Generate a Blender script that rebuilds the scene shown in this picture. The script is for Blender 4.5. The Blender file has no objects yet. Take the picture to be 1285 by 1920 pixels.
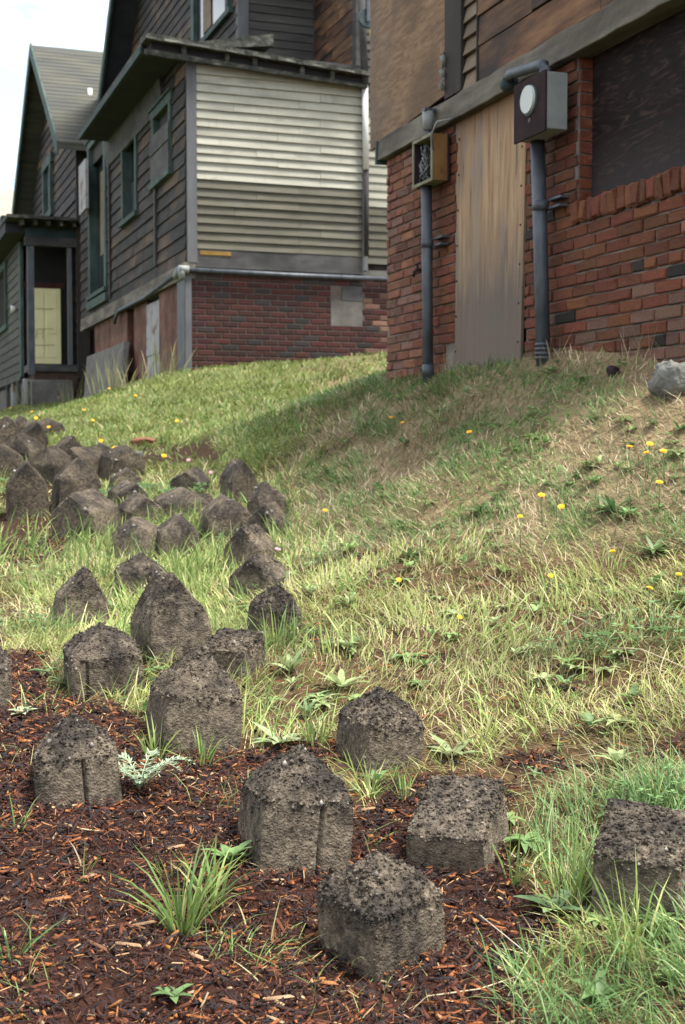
import bpy, math, random
import numpy as np
from mathutils import Vector, Matrix

random.seed(11)
rng = np.random.default_rng(11)
scn = bpy.context.scene
COL = scn.collection

# ------------------------------------------------------------------ camera
FPX = 2500.0                     # focal length in photograph pixels (1285 x 1920)
PITCH = math.radians(2.93)
ZC = 1.0                         # eye height above the mulch at the photographer's feet
cam_d = bpy.data.cameras.new("camera")
cam = bpy.data.objects.new("camera", cam_d); COL.objects.link(cam)
cam.location = (0, 0, ZC)
cam.rotation_euler = (math.pi/2 - PITCH, 0, 0)
cam_d.sensor_fit = 'VERTICAL'; cam_d.sensor_height = 36.0; cam_d.sensor_width = 24.0
cam_d.lens = FPX / 1920 * 36
cam_d.clip_start = 0.05; cam_d.clip_end = 3000
cam_d.dof.use_dof = True; cam_d.dof.focus_distance = 3.1; cam_d.dof.aperture_fstop = 9.0
scn.camera = cam

# ------------------------------------------------------------------ sun and sky
SUN_EL = math.radians(67)
SUN_H = Vector((0.91, -0.38, 0)).normalized()
S = Vector((SUN_H.x*math.cos(SUN_EL), SUN_H.y*math.cos(SUN_EL), math.sin(SUN_EL)))
sd = bpy.data.lights.new("sun", 'SUN'); sun = bpy.data.objects.new("sun", sd); COL.objects.link(sun)
sd.energy = 2.8; sd.angle = math.radians(15); sd.color = (1.0, 0.95, 0.86)
sun.rotation_euler = S.to_track_quat('Z', 'Y').to_euler()
sun.location = (6, -4, 12)

wd = bpy.data.worlds.new("World"); scn.world = wd; wd.use_nodes = True
nt = wd.node_tree; nt.nodes.clear()
def N(t, **k):
    n = nt.nodes.new(t)
    for a, b in k.items(): setattr(n, a, b)
    return n
sky = N('ShaderNodeTexSky', sky_type='NISHITA', sun_disc=False)
sky.sun_elevation = SUN_EL; sky.sun_rotation = math.atan2(SUN_H.x, SUN_H.y)
sky.air_density = 1.0; sky.dust_density = 1.5; sky.ozone_density = 1.0
tc = N('ShaderNodeTexCoord'); mp = N('ShaderNodeMapping'); mp.inputs['Scale'].default_value = (1, 1, 2.6)
mp.inputs['Location'].default_value = (0.35, 0.1, 0.2)
nz = N('ShaderNodeTexNoise'); nz.inputs['Scale'].default_value = 5.5; nz.inputs['Detail'].default_value = 7; nz.inputs['Roughness'].default_value = .5
cr = N('ShaderNodeValToRGB'); cr.color_ramp.elements[0].position = .40; cr.color_ramp.elements[1].position = .60
cr.color_ramp.elements[0].color = (.17, .17, .17, 1)
mx = N('ShaderNodeMix', data_type='RGBA'); mx.inputs['B'].default_value = (4.8, 4.8, 4.65, 1)
bg = N('ShaderNodeBackground'); bg.inputs['Strength'].default_value = 0.15
out = N('ShaderNodeOutputWorld')
L = nt.links.new
L(tc.outputs['Generated'], mp.inputs['Vector']); L(mp.outputs['Vector'], nz.inputs['Vector'])
L(nz.outputs['Fac'], cr.inputs['Fac']); L(cr.outputs['Color'], mx.inputs['Factor'])
mul_ = N('ShaderNodeMix', data_type='RGBA', blend_type='MULTIPLY'); mul_.inputs['Factor'].default_value = 1; mul_.inputs['B'].default_value = (.52, .56, .58, 1)
L(sky.outputs['Color'], mul_.inputs['A']); L(mul_.outputs['Result'], mx.inputs['A']); L(mx.outputs['Result'], bg.inputs['Color']); L(bg.outputs['Background'], out.inputs['Surface'])

scn.view_settings.view_transform = 'Standard'; scn.view_settings.look = 'None'
scn.view_settings.exposure = 1.95; scn.view_settings.gamma = 1.0
scn.render.engine = 'CYCLES'
scn.cycles.max_bounces = 6

# ------------------------------------------------------------------ pixel helpers
CP, SP = math.cos(PITCH), math.sin(PITCH)
def ray(px, py):
    a = (px - 642.5)/FPX; b = -(py - 960.0)/FPX
    d = np.array([a, CP + b*SP, -SP + b*CP]); return d/d[1]        # y = 1
def project(P):
    x, y, z = P[..., 0], P[..., 1], P[..., 2] - ZC
    f = y*CP - z*SP; u = y*SP + z*CP
    f = np.maximum(f, 1e-3)
    return 642.5 + FPX*x/f, 960 - FPX*u/f
TH = math.atan(0.36)
CV, SV = math.cos(TH), math.sin(TH)
# building frame: v to the right, u away, W() -> world
def W(v, u, z): return Vector((CV*v - SV*u, SV*v + CV*u, z))
def onV(px, py, v):
    d = ray(px, py); t = v/(CV*d[0] + SV*d[1]); return (-SV*d[0] + CV*d[1])*t, ZC + d[2]*t
def onU(px, py, u):
    d = ray(px, py); t = u/(-SV*d[0] + CV*d[1]); return (CV*d[0] + SV*d[1])*t, ZC + d[2]*t

# ------------------------------------------------------------------ value noise (numpy)
_tab = np.random.default_rng(5).random(4096)
def _h(i, j, k): return _tab[((i*73856093) ^ (j*19349663) ^ (k*83492791)) & 4095]
def vn(x, y, z=0.0):
    x = np.asarray(x, float); y = np.asarray(y, float); z = np.zeros_like(x) + z
    i = np.floor(x).astype(np.int64); j = np.floor(y).astype(np.int64); k = np.floor(z).astype(np.int64)
    f = x - i; g = y - j; h = z - k
    f = f*f*(3-2*f); g = g*g*(3-2*g); h = h*h*(3-2*h)
    r = 0
    for a in (0, 1):
        for b in (0, 1):
            for c in (0, 1):
                r = r + _h(i+a, j+b, k+c)*(f if a else 1-f)*(g if b else 1-g)*(h if c else 1-h)
    return r - .5

# ------------------------------------------------------------------ materials
MATS = {}
def mat(name, cols, scale=(6, 6, 6), detail=6, distort=0.0, rough=.85, bump=.35, bscale=60, bdist=.004, rnd=0.0, hue=0.0,
        stain=None, metallic=0.0, lo=.3, hi=.7, wave=None, attr=None, spec=.35, brick=None, transl=0.0, zg=()):
    m = bpy.data.materials.new(name); m.use_nodes = True; MATS[name] = m
    t = m.node_tree; ns = t.nodes; lk = t.links.new
    b = ns['Principled BSDF']; b.inputs['Roughness'].default_value = rough; b.inputs['Metallic'].default_value = metallic
    b.inputs['Specular IOR Level'].default_value = spec
    tcn = ns.new('ShaderNodeTexCoord'); oi = ns.new('ShaderNodeObjectInfo')
    vec = tcn.outputs['Object']
    if rnd or hue:
        mm = ns.new('ShaderNodeVectorMath'); mm.operation = 'ADD'; sc = ns.new('ShaderNodeMath'); sc.operation = 'MULTIPLY'; sc.inputs[1].default_value = 37.0
        lk(oi.outputs['Random'], sc.inputs[0]); lk(vec, mm.inputs[0]); lk(sc.outputs[0], mm.inputs[1]); vec = mm.outputs[0]
    mpn = ns.new('ShaderNodeMapping'); mpn.inputs['Scale'].default_value = scale; lk(vec, mpn.inputs['Vector'])
    nn = ns.new('ShaderNodeTexNoise'); nn.inputs['Scale'].default_value = 1; nn.inputs['Detail'].default_value = detail; nn.inputs['Distortion'].default_value = distort
    nn.inputs['Roughness'].default_value = .6
    lk(mpn.outputs['Vector'], nn.inputs['Vector'])
    fac = nn.outputs['Fac']
    if wave:
        wv = ns.new('ShaderNodeTexWave'); wv.bands_direction = wave[0]; wv.inputs['Scale'].default_value = wave[1]; wv.inputs['Distortion'].default_value = wave[2]
        wv.inputs['Detail'].default_value = 3; wv.inputs['Detail Scale'].default_value = wave[3]
        wm = ns.new('ShaderNodeMapping'); wm.inputs['Scale'].default_value = wave[4]; lk(vec, wm.inputs['Vector']); lk(wm.outputs['Vector'], wv.inputs['Vector'])
        mxx = ns.new('ShaderNodeMix'); mxx.inputs['Factor'].default_value = wave[5]; lk(fac, mxx.inputs['A']); lk(wv.outputs['Fac'], mxx.inputs['B']); fac = mxx.outputs['Result']
    rp = ns.new('ShaderNodeValToRGB'); el = rp.color_ramp.elements
    while len(el) < len(cols): el.new(.5)
    for i, c in enumerate(cols):
        el[i].position = lo + (hi-lo)*i/max(1, len(cols)-1); el[i].color = (*c, 1)
    lk(fac, rp.inputs['Fac']); colr = rp.outputs['Color']
    if attr:
        at = ns.new('ShaderNodeAttribute'); at.attribute_name = attr
        mu = ns.new('ShaderNodeMix'); mu.data_type = 'RGBA'; mu.blend_type = 'MULTIPLY'; mu.inputs['Factor'].default_value = 1
        lk(at.outputs['Color'], mu.inputs['A']); lk(colr, mu.inputs['B']); colr = mu.outputs['Result']
    if stain:
        for (scol, sscale, l0, l1, amt) in stain:
            sm = ns.new('ShaderNodeMapping'); sm.inputs['Scale'].default_value = sscale; lk(vec, sm.inputs['Vector'])
            s2 = ns.new('ShaderNodeTexNoise'); s2.inputs['Scale'].default_value = 1; s2.inputs['Detail'].default_value = 5; lk(sm.outputs['Vector'], s2.inputs['Vector'])
            mr = ns.new('ShaderNodeMapRange'); mr.inputs['From Min'].default_value = l0; mr.inputs['From Max'].default_value = l1; mr.inputs['To Max'].default_value = amt
            lk(s2.outputs['Fac'], mr.inputs['Value'])
            mu = ns.new('ShaderNodeMix'); mu.data_type = 'RGBA'; mu.inputs['B'].default_value = (*scol, 1)
            lk(mr.outputs['Result'], mu.inputs['Factor']); lk(colr, mu.inputs['A']); colr = mu.outputs['Result']
    for (zc, z0, z1, amt) in zg:
        sx_ = ns.new('ShaderNodeSeparateXYZ'); lk(tcn.outputs['Object'], sx_.inputs[0])
        ad_ = ns.new('ShaderNodeMath'); ad_.operation = 'MULTIPLY_ADD'; ad_.inputs[1].default_value = .9*abs(z1-z0); lk(fac, ad_.inputs[0]); lk(sx_.outputs['Z'], ad_.inputs[2])
        mr = ns.new('ShaderNodeMapRange'); mr.inputs['From Min'].default_value = z0+.45*abs(z1-z0); mr.inputs['From Max'].default_value = z1+.45*abs(z1-z0); mr.inputs['To Max'].default_value = amt; lk(ad_.outputs[0], mr.inputs['Value'])
        mu = ns.new('ShaderNodeMix'); mu.data_type = 'RGBA'; mu.inputs['B'].default_value = (*zc, 1); lk(mr.outputs['Result'], mu.inputs['Factor']); lk(colr, mu.inputs['A']); colr = mu.outputs['Result']
    if brick:
        bt = ns.new('ShaderNodeTexBrick'); bm_ = ns.new('ShaderNodeMapping'); bm_.inputs['Rotation'].default_value = brick[2]; lk(tcn.outputs['Object'], bm_.inputs['Vector']); lk(bm_.outputs['Vector'], bt.inputs['Vector'])
        bt.inputs['Scale'].default_value = 1; bt.inputs['Brick Width'].default_value = brick[0]; bt.inputs['Row Height'].default_value = brick[1]; bt.inputs['Mortar Size'].default_value = brick[3]
        bt.inputs['Mortar'].default_value = (*brick[4], 1); bt.inputs['Color1'].default_value = (1, 1, 1, 1); bt.inputs['Color2'].default_value = (.6, .58, .56, 1)
        mu = ns.new('ShaderNodeMix'); mu.data_type = 'RGBA'; mu.blend_type = 'MULTIPLY'; mu.inputs['Factor'].default_value = 1
        lk(colr, mu.inputs['A']); lk(bt.outputs['Color'], mu.inputs['B']); colr = mu.outputs['Result']
    if rnd or hue:
        hs = ns.new('ShaderNodeHueSaturation')
        mr = ns.new('ShaderNodeMapRange'); mr.inputs['To Min'].default_value = 1-rnd; mr.inputs['To Max'].default_value = 1+rnd; lk(oi.outputs['Random'], mr.inputs['Value']); lk(mr.outputs['Result'], hs.inputs['Value'])
        if hue:
            m2 = ns.new('ShaderNodeMath'); m2.operation = 'FRACT'; m3 = ns.new('ShaderNodeMath'); m3.operation = 'MULTIPLY'; m3.inputs[1].default_value = 7.31
            lk(oi.outputs['Random'], m3.inputs[0]); lk(m3.outputs[0], m2.inputs[0])
            mr2 = ns.new('ShaderNodeMapRange'); mr2.inputs['To Min'].default_value = .5-hue; mr2.inputs['To Max'].default_value = .5+hue; lk(m2.outputs[0], mr2.inputs['Value']); lk(mr2.outputs['Result'], hs.inputs['Hue'])
        lk(colr, hs.inputs['Color']); colr = hs.outputs['Color']
    lk(colr, b.inputs['Base Color'])
    if bump:
        bn = ns.new('ShaderNodeTexNoise'); bn.inputs['Scale'].default_value = bscale; bn.inputs['Detail'].default_value = 6; lk(vec, bn.inputs['Vector'])
        ad = ns.new('ShaderNodeMath'); ad.operation = 'ADD'; lk(bn.outputs['Fac'], ad.inputs[0]); lk(fac, ad.inputs[1])
        bp = ns.new('ShaderNodeBump'); bp.inputs['Strength'].default_value = bump; bp.inputs['Distance'].default_value = bdist
        lk(ad.outputs[0], bp.inputs['Height']); lk(bp.outputs['Normal'], b.inputs['Normal'])
    if transl:
        tr = ns.new('ShaderNodeBsdfTranslucent'); ms = ns.new('ShaderNodeMixShader'); ms.inputs[0].default_value = transl
        lk(colr, tr.inputs['Color']); lk(b.outputs[0], ms.inputs[1]); lk(tr.outputs[0], ms.inputs[2]); lk(ms.outputs[0], ns['Material Output'].inputs['Surface'])
    return m

mat('brick_orange', [(0.0648, 0.02112, 0.01176), (0.1382, 0.04041, 0.01764), (0.1782, 0.06245, 0.02499)], (16, 16, 16), rnd=.30, hue=.010, bump=.9, bscale=45, bdist=.008,
    stain=[((.20, .14, .11), (4, 4, 4), .60, .80, .45), ((.035, .022, .02), (3, 3, 3), .54, .74, .5)])
mat('brick_pale', [(0.09, 0.0378, 0.02475), (0.1395, 0.0672, 0.045), (0.198, 0.1386, 0.1013)], (16, 16, 16), rnd=.25, hue=.008, bump=.9, bscale=45, bdist=.008)
mat('brick_joined', [(.70, .70, .70), (1.15, 1.15, 1.15)], (16, 16, 16), attr='Col', bump=.9, bscale=45, bdist=.008)
mat('brick_dark', [(0.01597, 0.004084, 0.003119), (0.03307, 0.005899, 0.003812), (0.04562, 0.009529, 0.00589)], (14, 14, 14), rnd=.4, hue=.008, bump=.4, stain=[((.02, .018, .02), (2.5, 2.5, 2.5), .52, .7, .7)])
mat('brick_burnt', [(0.01056, 0.00864, 0.00912), (0.0216, 0.01536, 0.0144)], (10, 10, 10), rnd=.3, bump=.4)
mat('mortar', [(0.0975, 0.08625, 0.075), (0.1725, 0.1537, 0.135)], (20, 20, 20), bump=.8, bscale=80, stain=[((.05, .035, .03), (3, 3, 3), .48, .66, .8)])
mat('mortar_pale', [(0.0585, 0.045, 0.03825), (0.0855, 0.06975, 0.0585)], (20, 20, 20), bump=.6)
mat('brick_far', [(0.049, 0.0175, 0.0126), (0.098, 0.035, 0.0224), (0.154, 0.105, 0.077)], (3, 3, 3), bump=.5, brick=(.22, .076, (math.pi/2, 0, math.pi/2), .008, (.9, .8, .75)))
mat('beam_wood', [(0.03825, 0.0329, 0.02601), (0.09558, 0.08262, 0.06502), (0.1606, 0.1454, 0.1186)], (9, 1.6, 9), bump=.7, bscale=30, bdist=.006, stain=[((.028, .022, .018), (2.5, 1, 3), .50, .66, .85), ((.09, .09, .055), (4, 2, 6), .55, .72, .6)])
mat('ply_tan', [(0.08775, 0.05, 0.0253), (0.1553, 0.0925, 0.04945), (0.2093, 0.135, 0.0782)], (1.2, 5, 26), detail=10, distort=1.4, bump=.35, stain=[((.055, .032, .018), (1, 1.6, 2.4), .48, .62, .6), ((.08, .068, .06), (.8, .9, 1.4), .46, .66, .7)])
mat('ply_door', [(0.09614, 0.05288, 0.02749), (0.2259, 0.1394, 0.07657), (0.2884, 0.197, 0.1158), (0.3269, 0.2403, 0.1521)], (9, 30, 1.8), detail=10, distort=1.1, bump=.5, lo=.26, hi=.74, stain=[((.17, .14, .12), (3, 9, 1.1), .5, .62, .75), ((.05, .032, .022), (5, 26, 1.6), .60, .67, .75)], zg=[((.078, .064, .056), 1.25, .74, .85), ((.085, .036, .015), 1.62, 1.86, .85)])
mat('ply_dark', [(0.006739, 0.004536, 0.004666), (0.0146, 0.009072, 0.008554), (0.05054, 0.03085, 0.02489)], (1.5, 3.2, 20), detail=8, distort=2.6, bump=.5, rough=.85, spec=.15, lo=.36, hi=.70, zg=[((.040, .036, .038), 1.42, 1.14, .6)])
mat('board_brown', [(0.02875, 0.015, 0.0085), (0.08625, 0.042, 0.01955), (0.1437, 0.08, 0.03825)], (3, 2.2, 14), detail=8, rnd=.4, hue=.01, bump=.6, stain=[((.010, .008, .008), (2, 1.4, 4), .48, .62, .9)])
mat('board_tan', [(0.072, 0.0528, 0.0344), (0.136, 0.1, 0.0664)], (3, 3, 10), rnd=.25, bump=.4)
mat('board_gray', [(0.005227, 0.004646, 0.005227), (0.01452, 0.01278, 0.01365), (0.0302, 0.02614, 0.02497)], (4, 2, 12), detail=7, rnd=.55, hue=.012, bump=.7, bscale=25, bdist=.008, lo=.36, hi=.66, stain=[((.085, .05, .027), (1.1, .7, 1.6), .50, .64, .7), ((.008, .007, .008), (3, 1.2, 5), .55, .68, .7)])
mat('post_dark', [(0.0084, 0.0077, 0.0084), (0.0315, 0.0245, 0.021)], (6, 6, 2), bump=.5)
mat('clap_white', [(0.1903, 0.1861, 0.1504), (0.2518, 0.2462, 0.2034), (0.2886, 0.2822, 0.2369)], (1.3, 3, 7), detail=7, rnd=.08, bump=.3, bscale=30, stain=[((.14, .14, .11), (2.6, 1.0, 6), .58, .72, .6), ((.20, .185, .16), (16, 2, 1.2), .56, .74, .5)])
mat('clap_dark', [(0.04471, 0.04138, 0.02963), (0.07365, 0.06813, 0.04995), (0.0947, 0.08761, 0.06561)], (1.3, 3, 7), detail=7, rnd=.10, bump=.3, stain=[((.08, .08, .068), (2.2, 1.2, 4), .54, .7, .6)])
mat('clap_gray', [(0.0255, 0.0255, 0.0225), (0.0465, 0.0465, 0.04125), (0.06375, 0.06375, 0.05625)], (1.5, 3, 8), rnd=.15, bump=.3)
mat('sill_gray', [(0.0196, 0.0196, 0.02016), (0.042, 0.04088, 0.04144), (0.0672, 0.0644, 0.06272)], (3, 3, 7), rnd=.15, bump=.5, stain=[((.016, .016, .015), (2, 2, 3), .5, .7, .7)])
mat('corner_paint', [(0.056, 0.0588, 0.0644), (0.1064, 0.1092, 0.1148)], (5, 5, 1.6), bump=.3, stain=[((.06, .055, .055), (5, 5, 1.5), .52, .72, .7)])
mat('green_trim', [(0.014, 0.028, 0.0266), (0.0315, 0.0546, 0.0504), (0.0525, 0.0805, 0.0735)], (6, 6, 3), rnd=.15, bump=.3, stain=[((.07, .065, .055), (4, 4, 3), .56, .72, .7)])
mat('green_dark', [(.012, .024, .028), (.028, .045, .048)], (4, 4, 4), bump=.2)
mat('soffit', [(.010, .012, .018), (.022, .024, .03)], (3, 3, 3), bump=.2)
mat('void', [(.006, .006, .006), (.012, .01, .01)], (3, 3, 3), bump=0)
mat('roof_edge', [(0.00952, 0.01071, 0.00833), (0.02975, 0.03094, 0.0238), (0.1011, 0.1011, 0.0833)], (7, 7, 14), bump=.8, bscale=20, bdist=.02, lo=.36, hi=.72)
mat('roof_shingle', [(0.033, 0.0348, 0.0324), (0.051, 0.0528, 0.0468), (0.066, 0.063, 0.051)], (1.2, 1.2, 18), detail=5, rough=.95, bump=.3, stain=[((.10, .092, .06), (.8, .8, 3), .5, .75, .5)])
mat('roof_tan', [(0.2, 0.176, 0.136), (0.248, 0.22, 0.176)], (2, 2, 8), bump=.2)
mat('metal_conduit', [(0.033, 0.0396, 0.0495), (0.0605, 0.06875, 0.0825), (0.088, 0.09625, 0.11)], (14, 14, 5), rough=.55, metallic=.3, bump=.15, stain=[((.08, .055, .04), (9, 9, 4), .62, .76, .5)])
mat('metal_brown', [(.016, .010, .012), (.032, .021, .022)], (9, 9, 9), rough=.9, spec=.1, bump=.2, stain=[((.09, .042, .022), (7, 7, 7), .6, .75, .7)])
mat('metal_pale', [(0.14, 0.1505, 0.147), (0.203, 0.2135, 0.2065)], (9, 9, 9), rough=.6, bump=.15, stain=[((.13, .12, .075), (8, 8, 5), .6, .76, .6)])
mat('rust', [(0.072, 0.0304, 0.008), (0.144, 0.0704, 0.0176), (0.168, 0.096, 0.032)], (11, 11, 7), rough=.8, bump=.3)
mat('disc_white', [(0.352, 0.376, 0.368), (0.4, 0.424, 0.416)], (9, 9, 9), rough=.5, bump=.1)
mat('box_moss', [(.09, .09, .055), (.19, .19, .13)], (12, 12, 12), bump=.3)
mat('wire', [(.02, .022, .026), (.16, .17, .18)], (30, 30, 30), rough=.5, bump=.1)
mat('cream_door', [(0.6, 0.552, 0.3), (0.72, 0.666, 0.384)], (3, 3, 2), rough=.6, bump=.15)
mat('ink', [(.10, .09, .06), (.16, .14, .09)], (9, 9, 9), bump=0)
mat('concrete', [(0.054, 0.0498, 0.045), (0.09, 0.0852, 0.078), (0.12, 0.114, 0.1032)], (5, 5, 5), bump=.5, stain=[((.06, .045, .035), (2, 2, 2), .52, .72, .6)])
mat('plaster', [(0.176, 0.18, 0.192), (0.272, 0.272, 0.276)], (5, 5, 3), bump=.5, stain=[((.12, .065, .045), (4, 4, 4), .54, .64, .9)])
mat('dirt_wall', [(.028, .017, .012), (.065, .037, .026)], (4, 4, 4), bump=.6)
mat('mustard', [(.15, .085, .018), (.21, .125, .03)], (9, 9, 9), bump=.2)
mat('white_paint', [(0.385, 0.385, 0.364), (0.476, 0.476, 0.455)], (4, 4, 4), rough=.6, bump=.2)
mat('glass_dark', [(.012, .014, .016), (.03, .032, .035)], (2, 2, 2), rough=.12, bump=0, spec=.6)
mat('curtain', [(.14, .13, .115), (.26, .24, .21)], (30, 30, 1), bump=.2)
mat('pulley_metal', [(.012, .022, .024), (.035, .055, .055)], (9, 9, 9), rough=.45, bump=.15)
mat('rope_yellow', [(.55, .38, .02), (.66, .48, .05)], (30, 30, 30), bump=.3)
mat('rock', [(0.063, 0.063, 0.0525), (0.1155, 0.1155, 0.105), (0.1628, 0.1628, 0.147)], (9, 9, 9), bump=1.0, bscale=30, bdist=.02, stain=[((.09, .075, .04), (5, 5, 5), .52, .68, .8)])
mat('terracotta', [(.11, .045, .02), (.17, .075, .04)], (20, 20, 20), bump=.5)
mat('grass', [(.86, .86, .86), (1.1, 1.1, 1.1)], (40, 40, 40), rough=.55, bump=0, attr='Col', transl=.36, spec=.3)
mat('straw', [(.8, .8, .8), (1.1, 1.1, 1.1)], (60, 60, 60), rough=.8, bump=0, attr='Col', transl=.15, spec=.2)
mat('leaf', [(.75, .75, .75), (1.15, 1.15, 1.15)], (60, 60, 60), rough=.5, bump=.2, bscale=300, attr='Col', transl=.3, spec=.35)
mat('petal', [(.66, .30, .006), (.74, .40, .012)], (90, 90, 90), rough=.6, bump=0, transl=.2)
mat('petal_pink', [(.45, .22, .30), (.6, .36, .42)], (90, 90, 90), rough=.6, bump=0, transl=.2)
mat('ground', [(.55, .55, .55), (1.0, 1.0, 1.0), (1.35, 1.3, 1.2)], (38, 38, 38), detail=9, bump=1.0, bscale=120, bdist=.012, attr='Col', rough=.95, spec=.15)
mat('chips', [(.75, .75, .75), (1.15, 1.15, 1.15)], (120, 40, 60), rough=.75, bump=.5, bscale=300, attr='Col', spec=.3)
mat('soil', [(.30, .28, .27), (.85, .83, .8), (1.45, 1.42, 1.36)], (75, 75, 75), detail=9, rough=.95, bump=.9, bscale=210, bdist=.010, attr='Col', spec=.12, lo=.28, hi=.74)
mat('pebble', [(.05, .047, .045), (.12, .11, .10), (.28, .265, .24)], (45, 45, 45), rough=.8, bump=.3, lo=.35, hi=.66)

# ------------------------------------------------------------------ mesh builder
class MB:
    def __init__(s): s.v = []; s.f = []
    def add(s, vs, fs):
        o = len(s.v); s.v += [tuple(p) for p in vs]; s.f += [tuple(i+o for i in f) for f in fs]; return s
    def box(s, a0, a1, b0, b1, c0, c1, j=0):
        r = lambda: random.uniform(-j, j) if j else 0
        vs = [(x+r(), y+r(), z+r()) for x in (a0, a1) for y in (b0, b1) for z in (c0, c1)]
        return s.add(vs, [(0, 1, 3, 2), (4, 6, 7, 5), (0, 4, 5, 1), (2, 3, 7, 6), (0, 2, 6, 4), (1, 5, 7, 3)])
    def hexa(s, p):        # eight corners: bottom ring then top ring
        return s.add(p, [(3, 2, 1, 0), (4, 5, 6, 7), (0, 1, 5, 4), (1, 2, 6, 5), (2, 3, 7, 6), (3, 0, 4, 7)])
    def prism(s, poly, d):  # extrude a polygon of 3-D points by vector d
        n = len(poly); q = [tuple(p[i]+d[i] for i in range(3)) for p in poly]
        return s.add(list(poly)+q, [tuple(range(n-1, -1, -1)), tuple(range(n, 2*n))] + [(i, (i+1) % n, n+(i+1) % n, n+i) for i in range(n)])
    def tube(s, pts, r, n=10, cap=True):
        pts = [Vector(p) for p in pts]; rings = []; R = r if isinstance(r, (list, tuple)) else [r]*len(pts)
        for i, p in enumerate(pts):
            t = (pts[min(i+1, len(pts)-1)] - pts[max(i-1, 0)]).normalized()
            a = t.cross(Vector((0, 0, 1))) if abs(t.z) < .95 else t.cross(Vector((1, 0, 0)))
            a.normalize(); b = t.cross(a)
            rings.append([p + (a*math.cos(k*2*math.pi/n) + b*math.sin(k*2*math.pi/n))*R[i] for k in range(n)])
        vs = [q for g in rings for q in g]; fs = []
        for i in range(len(pts)-1):
            for k in range(n): fs.append((i*n+k, i*n+(k+1) % n, (i+1)*n+(k+1) % n, (i+1)*n+k))
        if cap: fs += [tuple(range(n-1, -1, -1)), tuple((len(pts)-1)*n+k for k in range(n))]
        return s.add(vs, fs)
    def slabU(s, v0, v1, u, z0, z1, tb, tt, back=.01, j=0):   # board on a wall facing -u; bottom proud tb, top proud tt
        r = lambda: random.uniform(-j, j) if j else 0
        return s.hexa([(v0, u-tb+r(), z0+r()), (v1, u-tb+r(), z0+r()), (v1, u+back, z0), (v0, u+back, z0), (v0, u-tt, z1+r()), (v1, u-tt, z1+r()), (v1, u+back, z1), (v0, u+back, z1)])
    def slabV(s, u0, u1, v, z0, z1, tb, tt, back=.01, j=0):   # board on a wall facing -v
        r = lambda: random.uniform(-j, j) if j else 0
        return s.hexa([(v-tb+r(), u1, z0+r()), (v-tb+r(), u0, z0+r()), (v+back, u0, z0), (v+back, u1, z0), (v-tt, u1, z1+r()), (v-tt, u0, z1+r()), (v+back, u0, z1), (v+back, u1, z1)])
    def mesh(s, name, mt, off=(0, 0, 0), smooth=False):
        me = bpy.data.meshes.new(name); me.from_pydata([(p[0]-off[0], p[1]-off[1], p[2]-off[2]) for p in s.v], [], s.f); me.update()
        me.materials.append(MATS[mt])
        if smooth: me.shade_smooth()
        return me

def link(name, data, parent=None):
    o = bpy.data.objects.new(name, data); COL.objects.link(o)
    if parent: o.parent = parent
    return o
def tag(o, label=None, cat=None, group=None, kind=None):
    if label: o['label'] = label
    if cat: o['category'] = cat
    if group: o['group'] = group
    if kind: o['kind'] = kind
    return o
class Thing:           # an Empty at the base of something in the building frame
    def __init__(s, name, label, cat, v, u, z, group=None):
        s.e = link(name, None); s.e.location = W(v, u, z); s.e.rotation_euler = (0, 0, TH); s.o = (v, u, z)
        tag(s.e, label, cat, group); s.e.empty_display_size = .2
    def part(s, name, mb, mt, parent=None, label=None, kind=None, smooth=False, bevel=0):
        o = link(name, mb.mesh(name, mt, s.o, smooth), parent or s.e)
        if label: o['label'] = label
        if kind: o['kind'] = kind
        if bevel:
            bv = o.modifiers.new('bevel', 'BEVEL'); bv.width = bevel; bv.segments = 2; bv.limit_method = 'ANGLE'
        return o
def quick(name, mesh, loc, label, cat, group=None, rot=None, kind=None):
    o = link(name, mesh); o.location = loc
    if rot is not None: o.rotation_euler = rot
    return tag(o, label, cat, group, kind)

# ------------------------------------------------------------------ ground
CTRL = [(642, 1920, 2.15), (715, 1840, 2.36), (0, 1920, 2.15), (1285, 1920, 2.12), (150, 1530, 2.95), (540, 1650, 2.62), (850, 1650, 2.68), (1190, 1740, 2.45),
        (710, 1460, 3.3), (200, 1300, 3.75), (150, 1160, 4.7), (360, 1420, 3.2), (330, 1240, 4.0), (500, 1200, 4.4), (480, 1070, 5.4), (505, 1010, 6.3), (450, 960, 7.0),
        (340, 970, 6.8), (50, 965, 7.2), (230, 900, 8.2), (50, 850, 9.8), (1000, 1060, 4.6), (1285, 1080, 4.15), (1000, 1280, 3.6), (1285, 1280, 3.4), (1285, 1500, 2.85),
        (1000, 850, 5.6), (1285, 860, 4.9), (1020, 672, 6.6), (1285, 680, 5.55), (727, 705, 8.7), (640, 1000, 5.6), (700, 850, 7.1), (640, 860, 7.7), (280, 830, 10.5),
        (450, 760, 12.8), (600, 760, 10.6), (352, 694, 16.8), (500, 684, 17.2), (700, 668, 17.8), (300, 715, 18.8), (165, 745, 24.4), (50, 757, 26.5), (0, 775, 27.5), (850, 690, 7.6), (100, 778, 18), (0, 792, 19), (215, 756, 20), (0, 800, 15), (120, 785, 14), (110, 762, 23), (60, 765, 25.5), (250, 740, 19.5), (-120, 810, 20), (-100, 790, 26)]
cx, cy, cz = [], [], []
for px, py, d in CTRL:
    r_ = ray(px, py)*d; cx.append(r_[0]); cy.append(d); cz.append(r_[2])
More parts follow.
